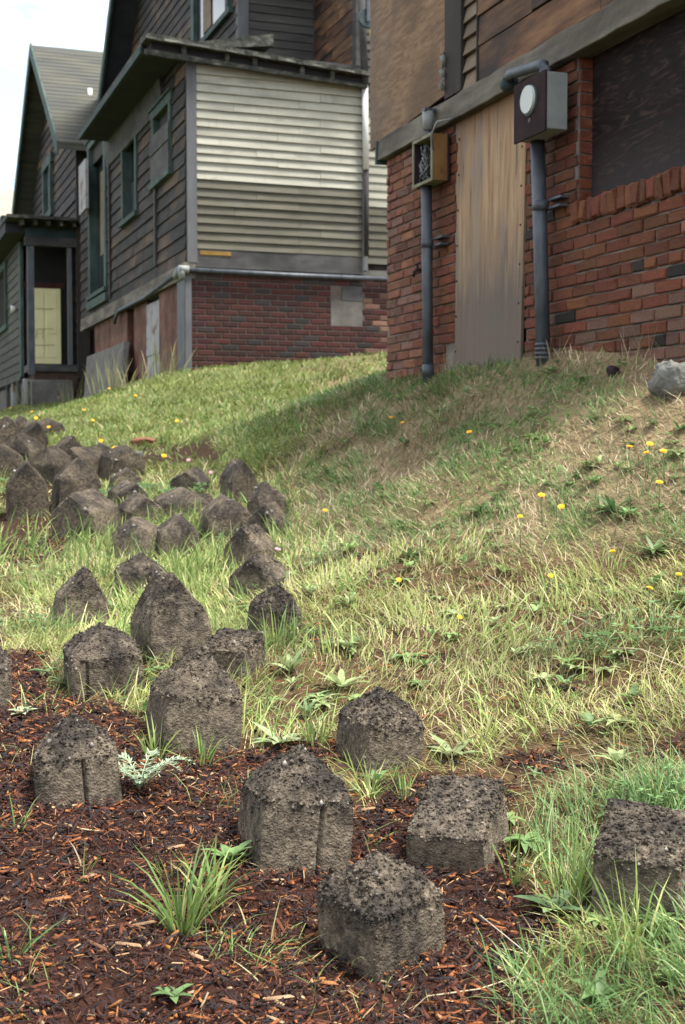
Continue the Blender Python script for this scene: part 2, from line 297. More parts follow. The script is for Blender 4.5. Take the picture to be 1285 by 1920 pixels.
for x_, y_, z_ in [(-3, 0, -1.0), (0, -1, -1.0), (3, 0, -.85), (4, 3, .1), (-5, 3, -.95), (-5, 7, -.5), (-8, 14, .05), (-12, 25, .6), (-12, 3, -1.1), (-12, -8, -1.1), (0, -10, -1.1), (12, -8, -1),
                   (8, 6, .45), (6, 12, .7), (10, 20, 1.2), (3, 12, .75), (0, 40, 1.2), (-15, 45, 1.0), (25, 45, 1.2), (25, 0, 0), (-25, 25, .5), (-10, 35, .9)]:
    cx.append(x_); cy.append(y_); cz.append(z_)
cx, cy, cz = map(np.array, (cx, cy, cz))
KER = lambda r2: -np.sqrt(r2 + .6)
A_ = KER((cx[:, None]-cx)**2 + (cy[:, None]-cy)**2) + .06*np.eye(len(cx))
A2 = np.zeros((len(cx)+1,)*2); A2[:-1, :-1] = A_; A2[-1, :-1] = A2[:-1, -1] = 1
WT = np.linalg.solve(A2, np.append(cz, 0))
def ground0(x, y):
    x = np.asarray(x, float); y = np.asarray(y, float); s = np.zeros_like(x) + WT[-1]
    xx = np.clip(x, -40, 40); yy = np.clip(y, -25, 60)
    for i in range(len(cx)): s = s + WT[i]*KER((xx-cx[i])**2 + (yy-cy[i])**2)
    return s + ZC
def ground(x, y):
    return ground0(x, y) + .05*vn(np.asarray(x)*1.7, np.asarray(y)*1.7) + .025*vn(np.asarray(x)*6, np.asarray(y)*6, 3.3) + .008*vn(np.asarray(x)*25, np.asarray(y)*25, 7.1)
def hit(px, py):
    d = ray(px, py); ts = np.concatenate([np.linspace(1.7, 12, 800), np.linspace(12, 40, 500)])
    z = ZC + d[2]*ts - ground(d[0]*ts, ts)
    i = np.argmax(z < 0)
    if z[i] >= 0: i = len(ts)-1
    t = ts[i]; return np.array([d[0]*t, t, float(ground(d[0]*t, t))])

def smooth(a, b, x): t = np.clip((x-a)/(b-a), 0, 1); return t*t*(3-2*t)
def inpoly(px, py, poly):
    c = np.zeros(px.shape, bool); n = len(poly); j = n-1
    for i in range(n):
        (xi, yi), (xj, yj) = poly[i], poly[j]
        c ^= ((yi > py) != (yj > py)) & (px < (xj-xi)*(py-yi)/((yj-yi) or 1e-9)+xi); j = i
    return c
MULCH = [(-900, 1190), (0, 1200), (100, 1215), (110, 1300), (240, 1320), (300, 1390), (420, 1400), (560, 1420), (620, 1470), (700, 1510), (770, 1460), (900, 1445), (965, 1490), (970, 1600),
         (1060, 1720), (960, 1800), (985, 1930), (940, 2600), (-900, 2600)]
BARE = [(1000, 1430, 50, 28), (40, 1000, 110, 45), (320, 838, 110, 20), (1250, 1400, 60, 14), (560, 1435, 100, 34), (240, 1395, 80, 40), (60, 925, 90, 40), (600, 1180, 26, 14), (830, 1252, 60, 9), (690, 1040, 30, 9)]
def masks(x, y, z):
    px, py = project(np.stack([x, y, z], -1))
    wx = px + 60*vn(x*3, y*3, 1.2) + 30*vn(x*9, y*9, 2.2); wy = py + 50*vn(x*3, y*3, 5.2) + 22*vn(x*9, y*9, 6.2)
    m = inpoly(wx, wy, MULCH).astype(float)
    for bx, by, rx, ry in BARE:
        m = np.maximum(m, .92*(((wx-bx)/rx)**2 + ((wy-by)/ry)**2 < 1))
    slope = smooth(1075, 990, wy + (wx > 560)*0)*smooth(470, 640, wx + (wy-900)*.25)      # dry bank below the brick wall
    lawn = smooth(930, 850, wy)*(1-slope)
    return px, py, m, slope, lawn

def cols(n, choices, jit=.18):
    c = np.array([k[0] for k in choices], float); w = np.array([k[1] for k in choices], float); i = rng.choice(len(c), n, p=w/w.sum())
    return c[i]*(1 + jit*(rng.random((n, 1))-.5)*2)

gx = np.sinh(np.linspace(-6.6, 6.6, 330))*.45; gy = 4.5 + np.sinh(np.linspace(-6.2, 6.2, 420))*.75
X, Y = np.meshgrid(gx, gy); xs, ys = X.ravel(), Y.ravel(); zs = ground(xs, ys)
_, _, m_, s_, l_ = masks(xs, ys, zs)
front = ys > 1.0
mul = np.array([.030, .012, .008]); dry = np.array([.17, .13, .075]); lawnc = np.array([.09, .10, .03]); mead = np.array([.07, .043, .021])
cc = np.tile(mead, (len(xs), 1)); cc = cc*(1-l_[:, None]) + lawnc*l_[:, None]; cc = cc*(1-s_[:, None]) + dry*s_[:, None]; cc = cc*(1-m_[:, None]) + mul*m_[:, None]
cc[~front] = mul
cc *= (1 + .35*vn(xs*5, ys*5, 9))[:, None]
def np_mesh(name, V, F, mt, C=None, smooth_=False):
    me = bpy.data.meshes.new(name); k = F.shape[1]
    me.vertices.add(len(V)); me.vertices.foreach_set('co', np.ascontiguousarray(V, np.float32).ravel())
    me.loops.add(F.size); me.loops.foreach_set('vertex_index', np.ascontiguousarray(F, np.int32).ravel())
    me.polygons.add(len(F)); me.polygons.foreach_set('loop_start', np.arange(0, F.size, k, dtype=np.int32))
    if C is not None:
        a = me.color_attributes.new('Col', 'FLOAT_COLOR', 'POINT'); c4 = np.ones((len(V), 4), np.float32); c4[:, :3] = C; a.data.foreach_set('color', c4.ravel())
    me.materials.append(MATS[mt]); me.update(calc_edges=True); me.validate()
    if smooth_: me.shade_smooth()
    return me
nx, ny = len(gx), len(gy); idx = np.arange(nx*ny).reshape(ny, nx)
F = np.stack([idx[:-1, :-1], idx[:-1, 1:], idx[1:, 1:], idx[1:, :-1]], -1).reshape(-1, 4)
tag(link('ground', np_mesh('ground', np.stack([xs, ys, zs], 1), F, 'ground', cc, True)), 'sloping bank of soil, mulch and lawn rising to the old houses', 'ground', kind='structure')


# ================================================================== brick helpers
def brick_mesh(name, L_, D_, H_, jit, mt, plane):
    # a grid of 4 x 3 points on the face with worn corners, and a plain back: 34 triangles
    mb = MB(); ys_ = [-.5, -.44, .44, .5]; zs_ = [-.5, -.38, .38, .5]
    fr = []
    for a in ys_:
        for c in zs_:
            e = (abs(a) == .5) + (abs(c) == .5)
            fr.append(((D_*.10 if e == 1 else D_*.18 if e == 2 else 0) + random.uniform(-jit, jit)*.7, a*L_ + random.uniform(-jit, jit), c*H_ + random.uniform(-jit, jit)))
    vs = fr + [(D_, a*L_, c*H_) for a in (-.5, .5) for c in (-.5, .5)]
    fs = [(i*4+k, i*4+k+1, (i+1)*4+k+1, (i+1)*4+k) for i in range(3) for k in range(3)]
    fs += [(0, 4, 8, 12, 18, 16), (3, 17, 19, 15, 11, 7), (0, 16, 17, 3, 2, 1), (12, 13, 14, 15, 19, 18)]
    if plane == 'U': vs = [(y, x, z) for x, y, z in vs]; fs = [f[::-1] for f in fs]
    return mb.add(vs, fs).mesh(name, mt)
def in_frame(P, m=12):
    px, py = project(np.array(P)[None]); return -m < px[0] < 1285+m and -m < py[0] < 1920 and P[1] > 0
def lay_bricks(th, wall, plane, base, a0, a1, z0, z1, L_, H_, mo, variants, openings, off=.012, header_every=6, limit=300, irregular=.0, pick=None):
    rest = []; singles = []
    row = 0; z = z0
    while z < z1 - .02:
        hh = min(H_, z1-z); a = a0 - (0 if row % 2 else (L_+mo)*.5) - random.uniform(0, .03)*irregular
        head = header_every and row % header_every == header_every-1
        while a < a1:
            ln = (L_*.48 if head else L_)*(1+random.uniform(-.06, .06)*irregular); b0, b1 = max(a, a0), min(a+ln, a1); a += ln+mo
            segs = [(b0, b1)]
            for (o0, o1, q0, q1) in openings:
                if z+hh*.5 > q0 and z+hh*.5 < q1:
                    ns_ = []
                    for (c0, c1) in segs:
                        if o1 <= c0 or o0 >= c1: ns_.append((c0, c1))
                        else:
                            if c0 < o0: ns_.append((c0, o0-.002))
                            if c1 > o1: ns_.append((o1+.002, c1))
                    segs = ns_
            for (c0, c1) in segs:
                if c1-c0 < .03: continue
                singles.append(((c0+c1)/2, z+hh*.5, c1-c0, hh-mo))
        z += H_+mo*0; row += 1
    cen = lambda a, zz: W(base, a, zz) if plane == 'V' else W(a, base, zz)
    vis = [s for s in singles if in_frame(cen(s[0], s[1]))]; hid = [s for s in singles if not in_frame(cen(s[0], s[1]))]
    vis.sort(key=lambda s: cen(s[0], s[1]).y); hid += vis[limit:]; vis = vis[:limit]
    for a, zz, ln, h in vis:
        me = pick(a, zz) if pick else random.choice(variants); o = link('brick', me, wall)
        pr = off*random.uniform(.55, 1.25)
        o.location = (base-pr-th.o[0], a-th.o[1], zz-th.o[2]) if plane == 'V' else (a-th.o[0], base-pr-th.o[1], zz-th.o[2])
        o.scale = (1, ln, h) if plane == 'V' else (ln, 1, h)
        o.rotation_euler = (random.uniform(-.012, .012)*irregular, random.uniform(-.008, .008)*irregular, random.uniform(-.012, .012)*irregular)
    if hid:
        VV, FF, CC = [], [], []; o = 0; mt = 'brick_joined'
        tone = np.array([(.128, .044, .024), (.10, .035, .022), (.155, .062, .032), (.12, .058, .042)]) if variants[0].materials[0].name == 'brick_orange' else np.array([(.058, .013, .011), (.045, .012, .010), (.03, .02, .02)])
        for a, zz, ln, h in hid:
            me = random.choice(variants); c = np.empty(len(me.vertices)*3); me.vertices.foreach_get('co', c); c = c.reshape(-1, 3)
            k = np.array([1, ln, h]) if plane == 'V' else np.array([ln, 1, h]); pr = off*random.uniform(.6, 1.2)
            VV += [tuple(p) for p in c*k + (np.array([base-pr, a, zz]) if plane == 'V' else np.array([a, base-pr, zz]))]
            FF += [tuple(i+o for i in p.vertices) for p in me.polygons]; o += len(c); CC.append(np.tile(tone[random.randrange(len(tone))]*random.uniform(.75, 1.25), (len(c), 1)))
        mb = MB(); mb.v = VV; mb.f = FF; ob = th.part('brick_rest', mb, mt, wall, kind='stuff')
        at = ob.data.color_attributes.new('Col', 'FLOAT_COLOR', 'POINT'); c4 = np.ones((o, 4), np.float32); c4[:, :3] = np.concatenate(CC); at.data.foreach_set('color', c4.ravel())

# ================================================================== brick house (right)
VA = 3.24
uA0, uA1 = 4.62, onV(727, 700, VA)[0]
zb0 = onV(954, 178, VA)[1]; zb1 = onV(930, 143, VA)[1]        # sill beam bottom and top
uD0, uD1 = onV(986, 600, VA)[0], onV(857, 600, VA)[0]         # boarded doorway
uW1 = onV(1083, 300, VA)[0]; uW0 = max(uA0+.12, uW1-1.25)                   # boarded window
zW = onV(1200, 338, VA)[1]
zgA = onV(1020, 672, VA)[1]
A = Thing('brick_house', 'orange-red brick house with boarded door and window above the dry bank', 'house', VA, uA0, zgA-.4)
mb = MB()
bk = VA + .004
for (u0, u1, z0, z1) in [(uA0, uW0, zgA-.5, zb0), (uW0, uW1, zgA-.5, zW-.10), (uW1, uD0, zgA-.5, zb0), (uD1, uA1, zgA-.5, zb0)]:
    mb.box(bk, bk+.20, u0+(.001 if u0 != uA0 else 0), u1-.001, z0, z1)
wallA = A.part('brick_wall', mb, 'mortar')
bv = [brick_mesh('brick', 1, .045, 1, 0, 'brick_orange', 'V')]
bv = []
for i in range(7):
    random.seed(100+i); mesh = brick_mesh('brick', 1.0, .045, 1.0, .0, 'brick_orange', 'V')
    for vtx in mesh.vertices:
        if vtx.index < 16: vtx.co.x += random.uniform(-.004, .005); vtx.co.y += random.uniform(-.022, .022); vtx.co.z += random.uniform(-.07, .07)
    bv.append(mesh)
bp = []
for q, mn in enumerate(('brick_pale', 'brick_pale', 'brick_burnt')):
    c_ = bv[q].copy(); c_.materials.clear(); c_.materials.append(MATS[mn]); bp.append(c_)
random.seed(3)
def pickA(a, zz):
    h = zz-zgA
    if random.random() < .5*max(0, 1-h/.36)*(1 if a < 6.8 else .4): return bp[random.randint(0, 1)]
    if random.random() < .04: return bp[2]
    return random.choice(bv)
hole = (onV(862, 650, VA)[0], onV(836, 650, VA)[0], onV(850, 690, VA)[1], onV(850, 634, VA)[1])
lay_bricks(A, wallA, 'V', VA, uA0+.01, uA1, zgA-.30, zb0-.004, .190, .0570, .0075, bv, [(uD0, uD1, -9, 9), (uW0, uW1, zW-.115, 9), hole], off=.010, irregular=1.0, pick=pickA)
# rowlock sill under the window
mbs = []
a = uW0
k = 0
while a < uW1-.01:
    o = link('sill_brick', bv[k % 7], wallA); w_ = .056*random.uniform(.85, 1.15)
    o.location = (VA-.028*random.uniform(.8, 1.2)-A.o[0], a+w_/2-A.o[1], zW-.057+random.uniform(-.004, .004)-A.o[2]); o.scale = (1.9, w_, .105*random.uniform(.93, 1.04)); o.rotation_euler = (random.uniform(-.07, .07), 0, 0)
    a += w_+.010; k += 1
# window jamb returns
mb = MB()
for k in range(int((zb0-zW)/.057)+1):
    z0 = zW + k*.057; mb.box(VA+.012, VA+.09, uW1-.006, uW1+.09, z0+.004, min(z0+.052, zb0-.003), .002)
A.part('jamb_bricks', mb, 'brick_orange', wallA, kind='stuff')
mb = MB(); mb.box(VA+.075, VA+.09, uW0+.004, uW1-.004, zW-.02, zb0+.05)
A.part('window_board', mb, 'ply_dark', label='dark weathered plywood sheet filling the window')
# doorway board
mb = MB(); zd0 = zgA-.10
mb.hexa([(VA-.02, uD1-.012, zd0), (VA-.022, uD0+.02, zd0+.02), (VA-.004, uD0+.02, zd0), (VA-.004, uD1-.012, zd0), (VA+.006, uD1+.02, zb0+.03), (VA+.006, uD0+.01, zb0+.03), (VA+.024, uD0+.01, zb0+.03), (VA+.024, uD1+.02, zb0+.03)])
A.part('door_board', mb, 'ply_door', label='tall tan plywood panel closing the doorway, greying towards the foot', bevel=.002)
mb = MB(); mb.box(VA+.06, VA+.08, uD0-.03, uD1+.03, zgA-.5, zb0+.1); A.part('door_void', mb, 'void')
mb = MB()
for k in range(7):
    for uu in (uD0+.05, uD1-.02): zk = zd0+.2+(zb0-zd0-.3)*k/6; vv = VA-.021+.026*(zk-zd0)/(zb0-zd0); mb.tube([(vv-.004, uu, zk), (vv+.006, uu, zk)], .006, 6)
A.part('nail_heads', mb, 'metal_brown', kind='stuff')
mb = MB(); mb.box(VA+.10, VA+.12, hole[0]-.05, hole[1]+.05, hole[2]-.05, hole[3]+.05); A.part('wall_hole', mb, 'void')
# sill beam, slightly wavy along its length
mb = MB(); n = 34; us = np.linspace(uA0-.02, uA1+.05, n)
ring = lambda u, i: [(VA-.055+.003*math.sin(i*1.7), u, zb0+.003*math.sin(i*2.3+1)), (VA+.15, u, zb0+.01), (VA+.15, u, zb1), (VA-.05+.003*math.sin(i*2.9), u, zb1+.004*math.sin(i*1.3))]
vs = []; [vs.extend(ring(u, i)) for i, u in enumerate(us)]
fs = [(4*i+k, 4*i+(k+1) % 4, 4*i+4+(k+1) % 4, 4*i+4+k) for i in range(n-1) for k in range(4)] + [(3, 2, 1, 0), tuple(4*(n-1)+k for k in range(4))]
mb.add(vs, fs); A.part('sill_beam', mb, 'beam_wood', label='thick grey weathered timber running above the bricks', bevel=.006)
mb = MB(); mb.box(VA-.062, VA+.05, uA1+.052, uA1+.066, zb0-.02, zb1-.01, .003); A.part('beam_end_plate', mb, 'green_trim')
# upper storey
zT = ZC+3.04
uP0, uP1 = onV(845, 100, VA)[0], onV(704, 100, VA)[0]
uQ = onV(877, 100, VA)[0]; uR = onV(903, 100, VA)[0]
mb = MB(); mb.box(VA+.03, VA+.2, uA0, uA1, zb1-.02, zT); A.part('upper_wall', mb, 'post_dark')
mb = MB(); mb.hexa([(VA-.035, uP1, zb1-.035), (VA-.03, uP0+.0, zb1+.045), (VA-.015, uP0, zb1+.045), (VA-.02, uP1, zb1-.035), (VA-.03, uP1+.02, zT-.01), (VA-.03, uP0, zT-.01), (VA-.015, uP0, zT-.01), (VA-.015, uP1+.02, zT-.01)])
A.part('plywood_sheet', mb, 'ply_tan', label='large tan plywood sheet covering the corner', bevel=.002)
mb = MB(); mb.box(VA-.045, VA+.04, uQ, uP0-.012, zb1+.012, zT-.01, .004); A.part('window_post', mb, 'post_dark', bevel=.004)
mb = MB()
for k in range(3): mb.tube([(VA-.05, uP0-.02, zb1+.06+.07*k), (VA-.07, uP0-.02-.01*k, zb1+.09+.08*k), (VA-.055, uP0-.03, zb1+.13+.07*k)], [.012, .016, .01], 7)
A.part('insulators', mb, 'metal_pale', kind='stuff', smooth=True)
z = zb1+.012; k = 0
while z < zT-.01:
    mb = MB(); h = .092; mb.slabV(uR+.004, uQ-.004, VA, z, z+h-.004, .03, .008, .03, .004); A.part('shingle', mb, 'board_tan'); z += h; k += 1
z = zb1+.012; k = 0
while z < zT-.02:
    h = random.choice([.13, .16, .19]); a = uA0
    cuts = [uA0] + sorted([uA0 + random.uniform(.3, uR-uA0-.3) for _ in range(2)]) + [uR-.008]
    for c0, c1 in zip(cuts[:-1], cuts[1:]):
        if c1-c0 < .05: continue
        mb = MB(); pr = random.uniform(.0, .012); mb.slabV(c0+.002, c1-.002, VA, z+.003, min(z+h, zT)-.005, .018+pr, .014+pr, .03, .003); A.part('plank', mb, 'board_brown')
    z += h; k += 1
mb = MB(); mb.box(VA-.03, VA+.02, uR-.006, uR+.006, zb1+.012, zT-.01); A.part('edge_batten', mb, 'post_dark')
# far side, back and the unseen low hipped roof, shaped to limit its shadow
mb = MB(); mb.box(VA+.21, VA+6, uA0+.01, uA1-.01, zgA-.5, zT-.01); A.part('house_body', mb, 'board_gray')
mb = MB(); e = .06; zr = zT+1.5
P0 = [(VA-e, uA0-e, zT), (VA+6+e, uA0-e, zT), (VA+6+e, uA1+e, zT), (VA-e, uA1+e, zT)]; um = (uA0+uA1)/2
vs = P0 + [(p[0], p[1], p[2]+.1) for p in P0] + [(VA+2.7, um, zr), (VA+3.4, um, zr)]
mb.add(vs, [(3, 2, 1, 0), (0, 1, 5, 4), (1, 2, 6, 5), (2, 3, 7, 6), (3, 0, 4, 7), (4, 5, 9, 8), (5, 6, 9), (6, 7, 8, 9), (7, 4, 8)])
A.part('roof', mb, 'roof_shingle')

# ---------------- electrical fittings on the brick house
def conduit(label, px_t, py_t, px_b, py_b, r, strap_py, name='conduit_pipe'):
    u0, z0 = onV(px_b, py_b, VA-.08); u1, z1 = onV(px_t, py_t, VA-.08)
    T = Thing(name, label, 'pipe', VA-.08, u0, z0-.06)
    mb = MB(); mb.tube([(VA-.08, u0, z0-.12), (VA-.08, (u0+u1)/2, (z0+z1)/2), (VA-.08, u1, z1)], r, 16); T.part('pipe', mb, 'metal_conduit', smooth=True)
    us_, zs_ = onV((px_t+px_b)/2, strap_py, VA-.08)
    mb = MB(); mb.tube([(VA-.08, us_, zs_-.022), (VA-.08, us_, zs_+.022)], r*1.16, 16); T.part('strap', mb, 'metal_conduit', smooth=True)
    mb = MB(); mb.box(VA-.06, VA-.012, us_-.16, us_-r*.7, zs_+.018, zs_+.030, .001); mb.box(VA-.06, VA-.012, us_-.15, us_-r*.7, zs_-.022, zs_-.010, .001); T.part('bracket', mb, 'metal_conduit')
    return T, u1, z1
T1, uq, zq = conduit('grey conduit pipe running down from the open meter box', 800, 345, 803, 705, .032, 457)
u_, z_ = onV(803, 690, VA-.08); mb = MB(); mb.tube([(VA-.08, u_, z_-.05), (VA-.08, u_, z_+.02)], .036, 16); T1.part('pipe_collar', mb, 'metal_conduit', smooth=True)
T2, uq2, zq2 = conduit('thicker grey conduit pipe under the closed meter box with white disc', 1008, 250, 1020, 670, .036, 386)
u_, z_ = onV(1019, 655, VA-.08); mb = MB()
for k in range(4): mb.tube([(VA-.08, u_, z_-.05+.022*k), (VA-.08, u_, z_-.036+.022*k)], .041, 16)
T2.part('pipe_rings', mb, 'metal_conduit', kind='stuff', smooth=True)
# open meter box
b0, zt = onV(772, 268, VA-.14); b1, zl = onV(807, 345, VA-.14)
bu0, bu1 = min(b0, b1), max(b0, b1); zt = onV(790, 258, VA-.14)[1]; zl = onV(790, 344, VA-.14)[1]
T = Thing('open_meter_box', 'open rusty meter box with bare wires, missing its cover', 'meter box', VA, (bu0+bu1)/2, zl)
vo, vi = VA-.125, VA-.02
mb = MB(); mb.box(vi-.012, vi, bu0, bu1, zl, zt); T.part('back_plate', mb, 'void')
mb = MB(); mb.box(vo, vi-.013, bu0, bu0+.012, zl, zt, .001); T.part('side_panel', mb, 'rust', label='orange rusted side')
mb = MB(); mb.box(vo, vi-.013, bu1-.012, bu1, zl, zt, .001); T.part('side_panel', mb, 'metal_brown')
mb = MB(); mb.box(vo+.001, vi-.013, bu0+.013, bu1-.013, zl, zl+.012); T.part('bottom_panel', mb, 'box_moss')
mb = MB(); mb.box(vo+.001, vi-.013, bu0+.013, bu1-.013, zt-.012, zt); T.part('top_panel', mb, 'box_moss')
mb = MB(); f = .012
for (a0, a1, c0, c1) in [(bu0-.006, bu0+f, zl-.006, zt+.006), (bu1-f, bu1+.006, zl-.006, zt+.006), (bu0+f+.001, bu1-f-.001, zl-.006, zl+f), (bu0+f+.001, bu1-f-.001, zt-f, zt+.006)]:
    mb.box(vo-.008, vo-.001, a0, a1, c0, c1)
T.part('rim', mb, 'box_moss')
rr = random.Random(4)
for k in range(11):
    mb = MB(); um_ = (bu0+bu1)/2 + rr.uniform(-.03, .03); pts = []
    for q in range(7): pts.append((vo+.03+.02*math.sin(q*1.1+k), um_+.03+.028*math.sin(q*1.3+k*2), zl+.03+(zt-zl-.06)*q/6*rr.uniform(.75, 1)))
    mb.tube(pts, .006, 6); T.part('wire', mb, 'wire', smooth=True)
mb = MB(); um_ = (bu0+bu1)/2
mb.box(vi-.06, vi-.03, um_-.02, um_+.02, zl+.06, zl+.16, .002); T.part('terminal_block', mb, 'metal_conduit')
mb = MB(); mb.tube([(vo, bu0-.002, zt-.10), (vo-.02, bu0-.02, zt-.02), (vo+.0, bu0-.06, zt+.05), (vi, bu0-.10, zt+.07)], .006, 6); T.part('loose_cable', mb, 'metal_pale', smooth=True)
# fitting above it
u_, z_ = onV(803, 226, VA-.10)
T = Thing('conduit_fitting', 'small grey conduit fitting fixed to the timber above the open box', 'fitting', VA-.10, u_, z_-.08)
mb = MB(); mb.tube([(VA-.10, u_, z_-.055), (VA-.10, u_, z_+.05)], [.03, .036], 12); T.part('body', mb, 'metal_pale', smooth=True)
mb = MB(); mb.box(VA-.135, VA-.06, u_-.034, u_+.034, z_+.048, z_+.066, .002); T.part('cap', mb, 'metal_conduit', bevel=.004)
mb = MB(); mb.tube([(VA-.10, u_, zt-.0), (VA-.10, u_, z_-.05)], .018, 10); T.part('nipple', mb, 'metal_conduit', smooth=True)
# closed meter box with a round white disc
vo = VA-.17
b0, _ = onV(969, 200, vo); b1, _ = onV(1026, 200, vo); bu1, bu0 = b0, b1
zt = onV(1026, 133, vo)[1]; zl = onV(1026, 240, vo)[1]
T = Thing('closed_meter_box', 'dark brown meter box with white round disc and pale side', 'meter box', VA, (bu0+bu1)/2, zl)
mb = MB(); mb.box(vo, VA-.06, bu0, bu1, zl, zt); T.part('box_body', mb, 'metal_pale', bevel=.004)
mb = MB(); mb.box(vo-.014, vo-.001, bu0-.004, bu1+.004, zl-.012, zt+.006); T.part('front_cover', mb, 'metal_brown', bevel=.003)
uc, zc_ = onV(992, 187, vo-.02)
mb = MB(); mb.tube([(vo-.014, uc, zc_), (vo-.034, uc, zc_)], [.068, .065], 28); T.part('disc', mb, 'disc_white')
mb = MB(); mb.tube([(vo-.0135, uc, zc_-.003), (vo-.022, uc, zc_-.003)], .074, 28); T.part('disc_ring', mb, 'green_trim')
mb = MB(); mb.tube([(vo-.013, uc+.004, zc_-.095), (vo-.016, uc+.004, zc_-.095)], .012, 12); T.part('seal_patch', mb, 'concrete')
# elbow conduit above it
e0 = onV(1022, 122, VA-.12); e1 = onV(955, 156, VA-.10)
T = Thing('elbow_conduit', 'bent grey conduit elbow crossing the timber beside the closed meter box', 'pipe', VA-.12, e0[0], e0[1]-.04)
mb = MB(); zz = onV(1022, 118, VA-.12)[1]
mb.tube([(VA-.12, e0[0], zt-.005), (VA-.12, e0[0], zz-.03), (VA-.12, e0[0]+.012, zz-.006), (VA-.12, e0[0]+.04, zz+.002), (VA-.12, e1[0]-.05, e1[1]+.03), (VA-.11, e1[0], e1[1])], .026, 14); T.part('pipe', mb, 'metal_conduit', smooth=True)
mb = MB(); mb.tube([(VA-.105, e1[0]-.03, e1[1]+.008), (VA-.10, e1[0]+.035, e1[1]-.005)], [.04, .036], 12); T.part('end_bush', mb, 'green_dark', smooth=True)
# hose tap on the brick
u_, z_ = onV(783, 506, VA-.05)
T = Thing('wall_tap', 'small rusty tap on the bricks left of the conduit', 'tap', VA-.03, u_, z_)
mb = MB(); mb.tube([(VA, u_, z_), (VA-.05, u_, z_), (VA-.065, u_+.015, z_-.01), (VA-.068, u_+.02, z_-.04)], .011, 8); T.part('spout', mb, 'metal_brown', smooth=True)
mb = MB(); mb.tube([(VA-.05, u_, z_+.008), (VA-.05, u_, z_+.035)], .006, 6); mb.tube([(VA-.05, u_-.025, z_+.036), (VA-.05, u_+.025, z_+.036)], .006, 6); T.part('handle', mb, 'metal_brown')

# ================================================================== weathered wooden house (middle)
VB, UB = 3.91, 16.67
vE = onU(681, 400, UB)[0]                        # right end of the low front bay
z_sill0 = onU(352, 497, UB)[1]; z_sillr = z_sill0
zgB = onU(352, 694, UB)[1]
z_clap0 = onU(370, 466, UB)[1]; z_clap1 = onU(368, 122, UB)[1]
B = Thing('wooden_house', 'weathered wooden house with pale clapboard bay on dark red brick foundation', 'house', VB, UB, zgB-.4)
mb = MB(); mb.box(VB+.02, 9.0, UB+.022, UB+.2, zgB-.5, z_sill0-.02); wallB = B.part('foundation_wall', mb, 'mortar_pale')
pw = brick_mesh('brick', 1.0, .045, 1.0, 0, 'brick_pale', 'U')
bd = [brick_mesh('brick', 1.0, .045, 1.0, .0, 'brick_dark', 'U') for _ in range(5)] + [brick_mesh('brick', 1.0, .045, 1.0, 0, 'brick_burnt', 'U')]
vp0 = onU(621, 590, UB)[0]; vp1 = onU(681, 590, UB)[0]; zp0 = onU(640, 612, UB)[1]; zp1 = onU(660, 537, UB)[1]
lay_bricks(B, wallB, 'U', UB+.018, VB+.03, onU(727, 600, UB)[0]+.5, zgB-.25, z_sill0-.05, .205, .0735, .012, bd, [(vp0, vp1, zp0, zp1)], off=.006, header_every=0, limit=290, pick=lambda a, zz: pw if (a > vE+.0 and random.random() < .3) else random.choice(bd))
mb = MB(); mb.box(vp0+.004, vp1-.004, UB+.012, UB+.03, zp0+.004, zp1-.19, .001); B.part('vent_block', mb, 'concrete', label='pale grey vent panel set in the foundation')
mb = MB(); mb.box(vp0+.16, vp1-.004, UB+.006, UB+.03, zp1-.188, zp1-.004, .001); B.part('patch_panel', mb, 'sill_gray')
# body core behind the cladding
zW1 = ZC+3.9
mb = MB(); mb.box(VB+.03, vE-.02, UB+.21, UB+2.2, z_sill0-.02, z_clap1+.12); B.part('bay_core', mb, 'void')
# sill boards under the clapboards
mb = MB(); mb.slabU(VB+.005, vE, UB, z_sill0-.02, z_clap0-.004, .03, .028, .05, .004); B.part('sill_board', mb, 'sill_gray', label='dark grey wet board below the clapboards')
mb = MB(); mb.slabU(onU(374, 465, UB)[0], onU(432, 465, UB)[0], UB-.03, z_clap0-.085, z_clap0-.03, .012, .01, .001, .012); B.part('foam_strip', mb, 'mustard', label='mustard coloured patch at the end of the sill')
# clapboards
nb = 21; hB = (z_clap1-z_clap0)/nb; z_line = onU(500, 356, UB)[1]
for k in range(nb):
    z0 = z_clap0 + k*hB; cut = VB+.13 + (vE-.15-VB)*random.choice([.22, .35, .48, .61, .74, .86])
    for c0, c1 in ((VB+.13, cut-.0015), (cut+.0015, vE-.02)):
        mb = MB(); mb.slabU(c0, c1, UB, z0, z0+hB*1.08, .034, .004, .05, .004); B.part('clapboard', mb, 'clap_white' if z0 > z_line-.02 else 'clap_dark')  # darker clapboard colour below z_line, paler above
mb = MB(); mb.slabU(VB+.0, VB+.128, UB, z_sill0+.03, z_clap1+.16, .035, .035, .1, .003); B.part('corner_board', mb, 'corner_paint', bevel=.004)
mb = MB(); mb.slabU(vE-.018, vE+.06, UB, z_sill0+.03, z_clap1+.02, .03, .03, .1, .003); B.part('corner_board', mb, 'corner_paint', bevel=.004)
mb = MB(); mb.slabU(VB+.13, vE-.02, UB, z_clap1+hB*.1, z_clap1+.20, .012, .012, .05); B.part('frieze_board', mb, 'sill_gray')
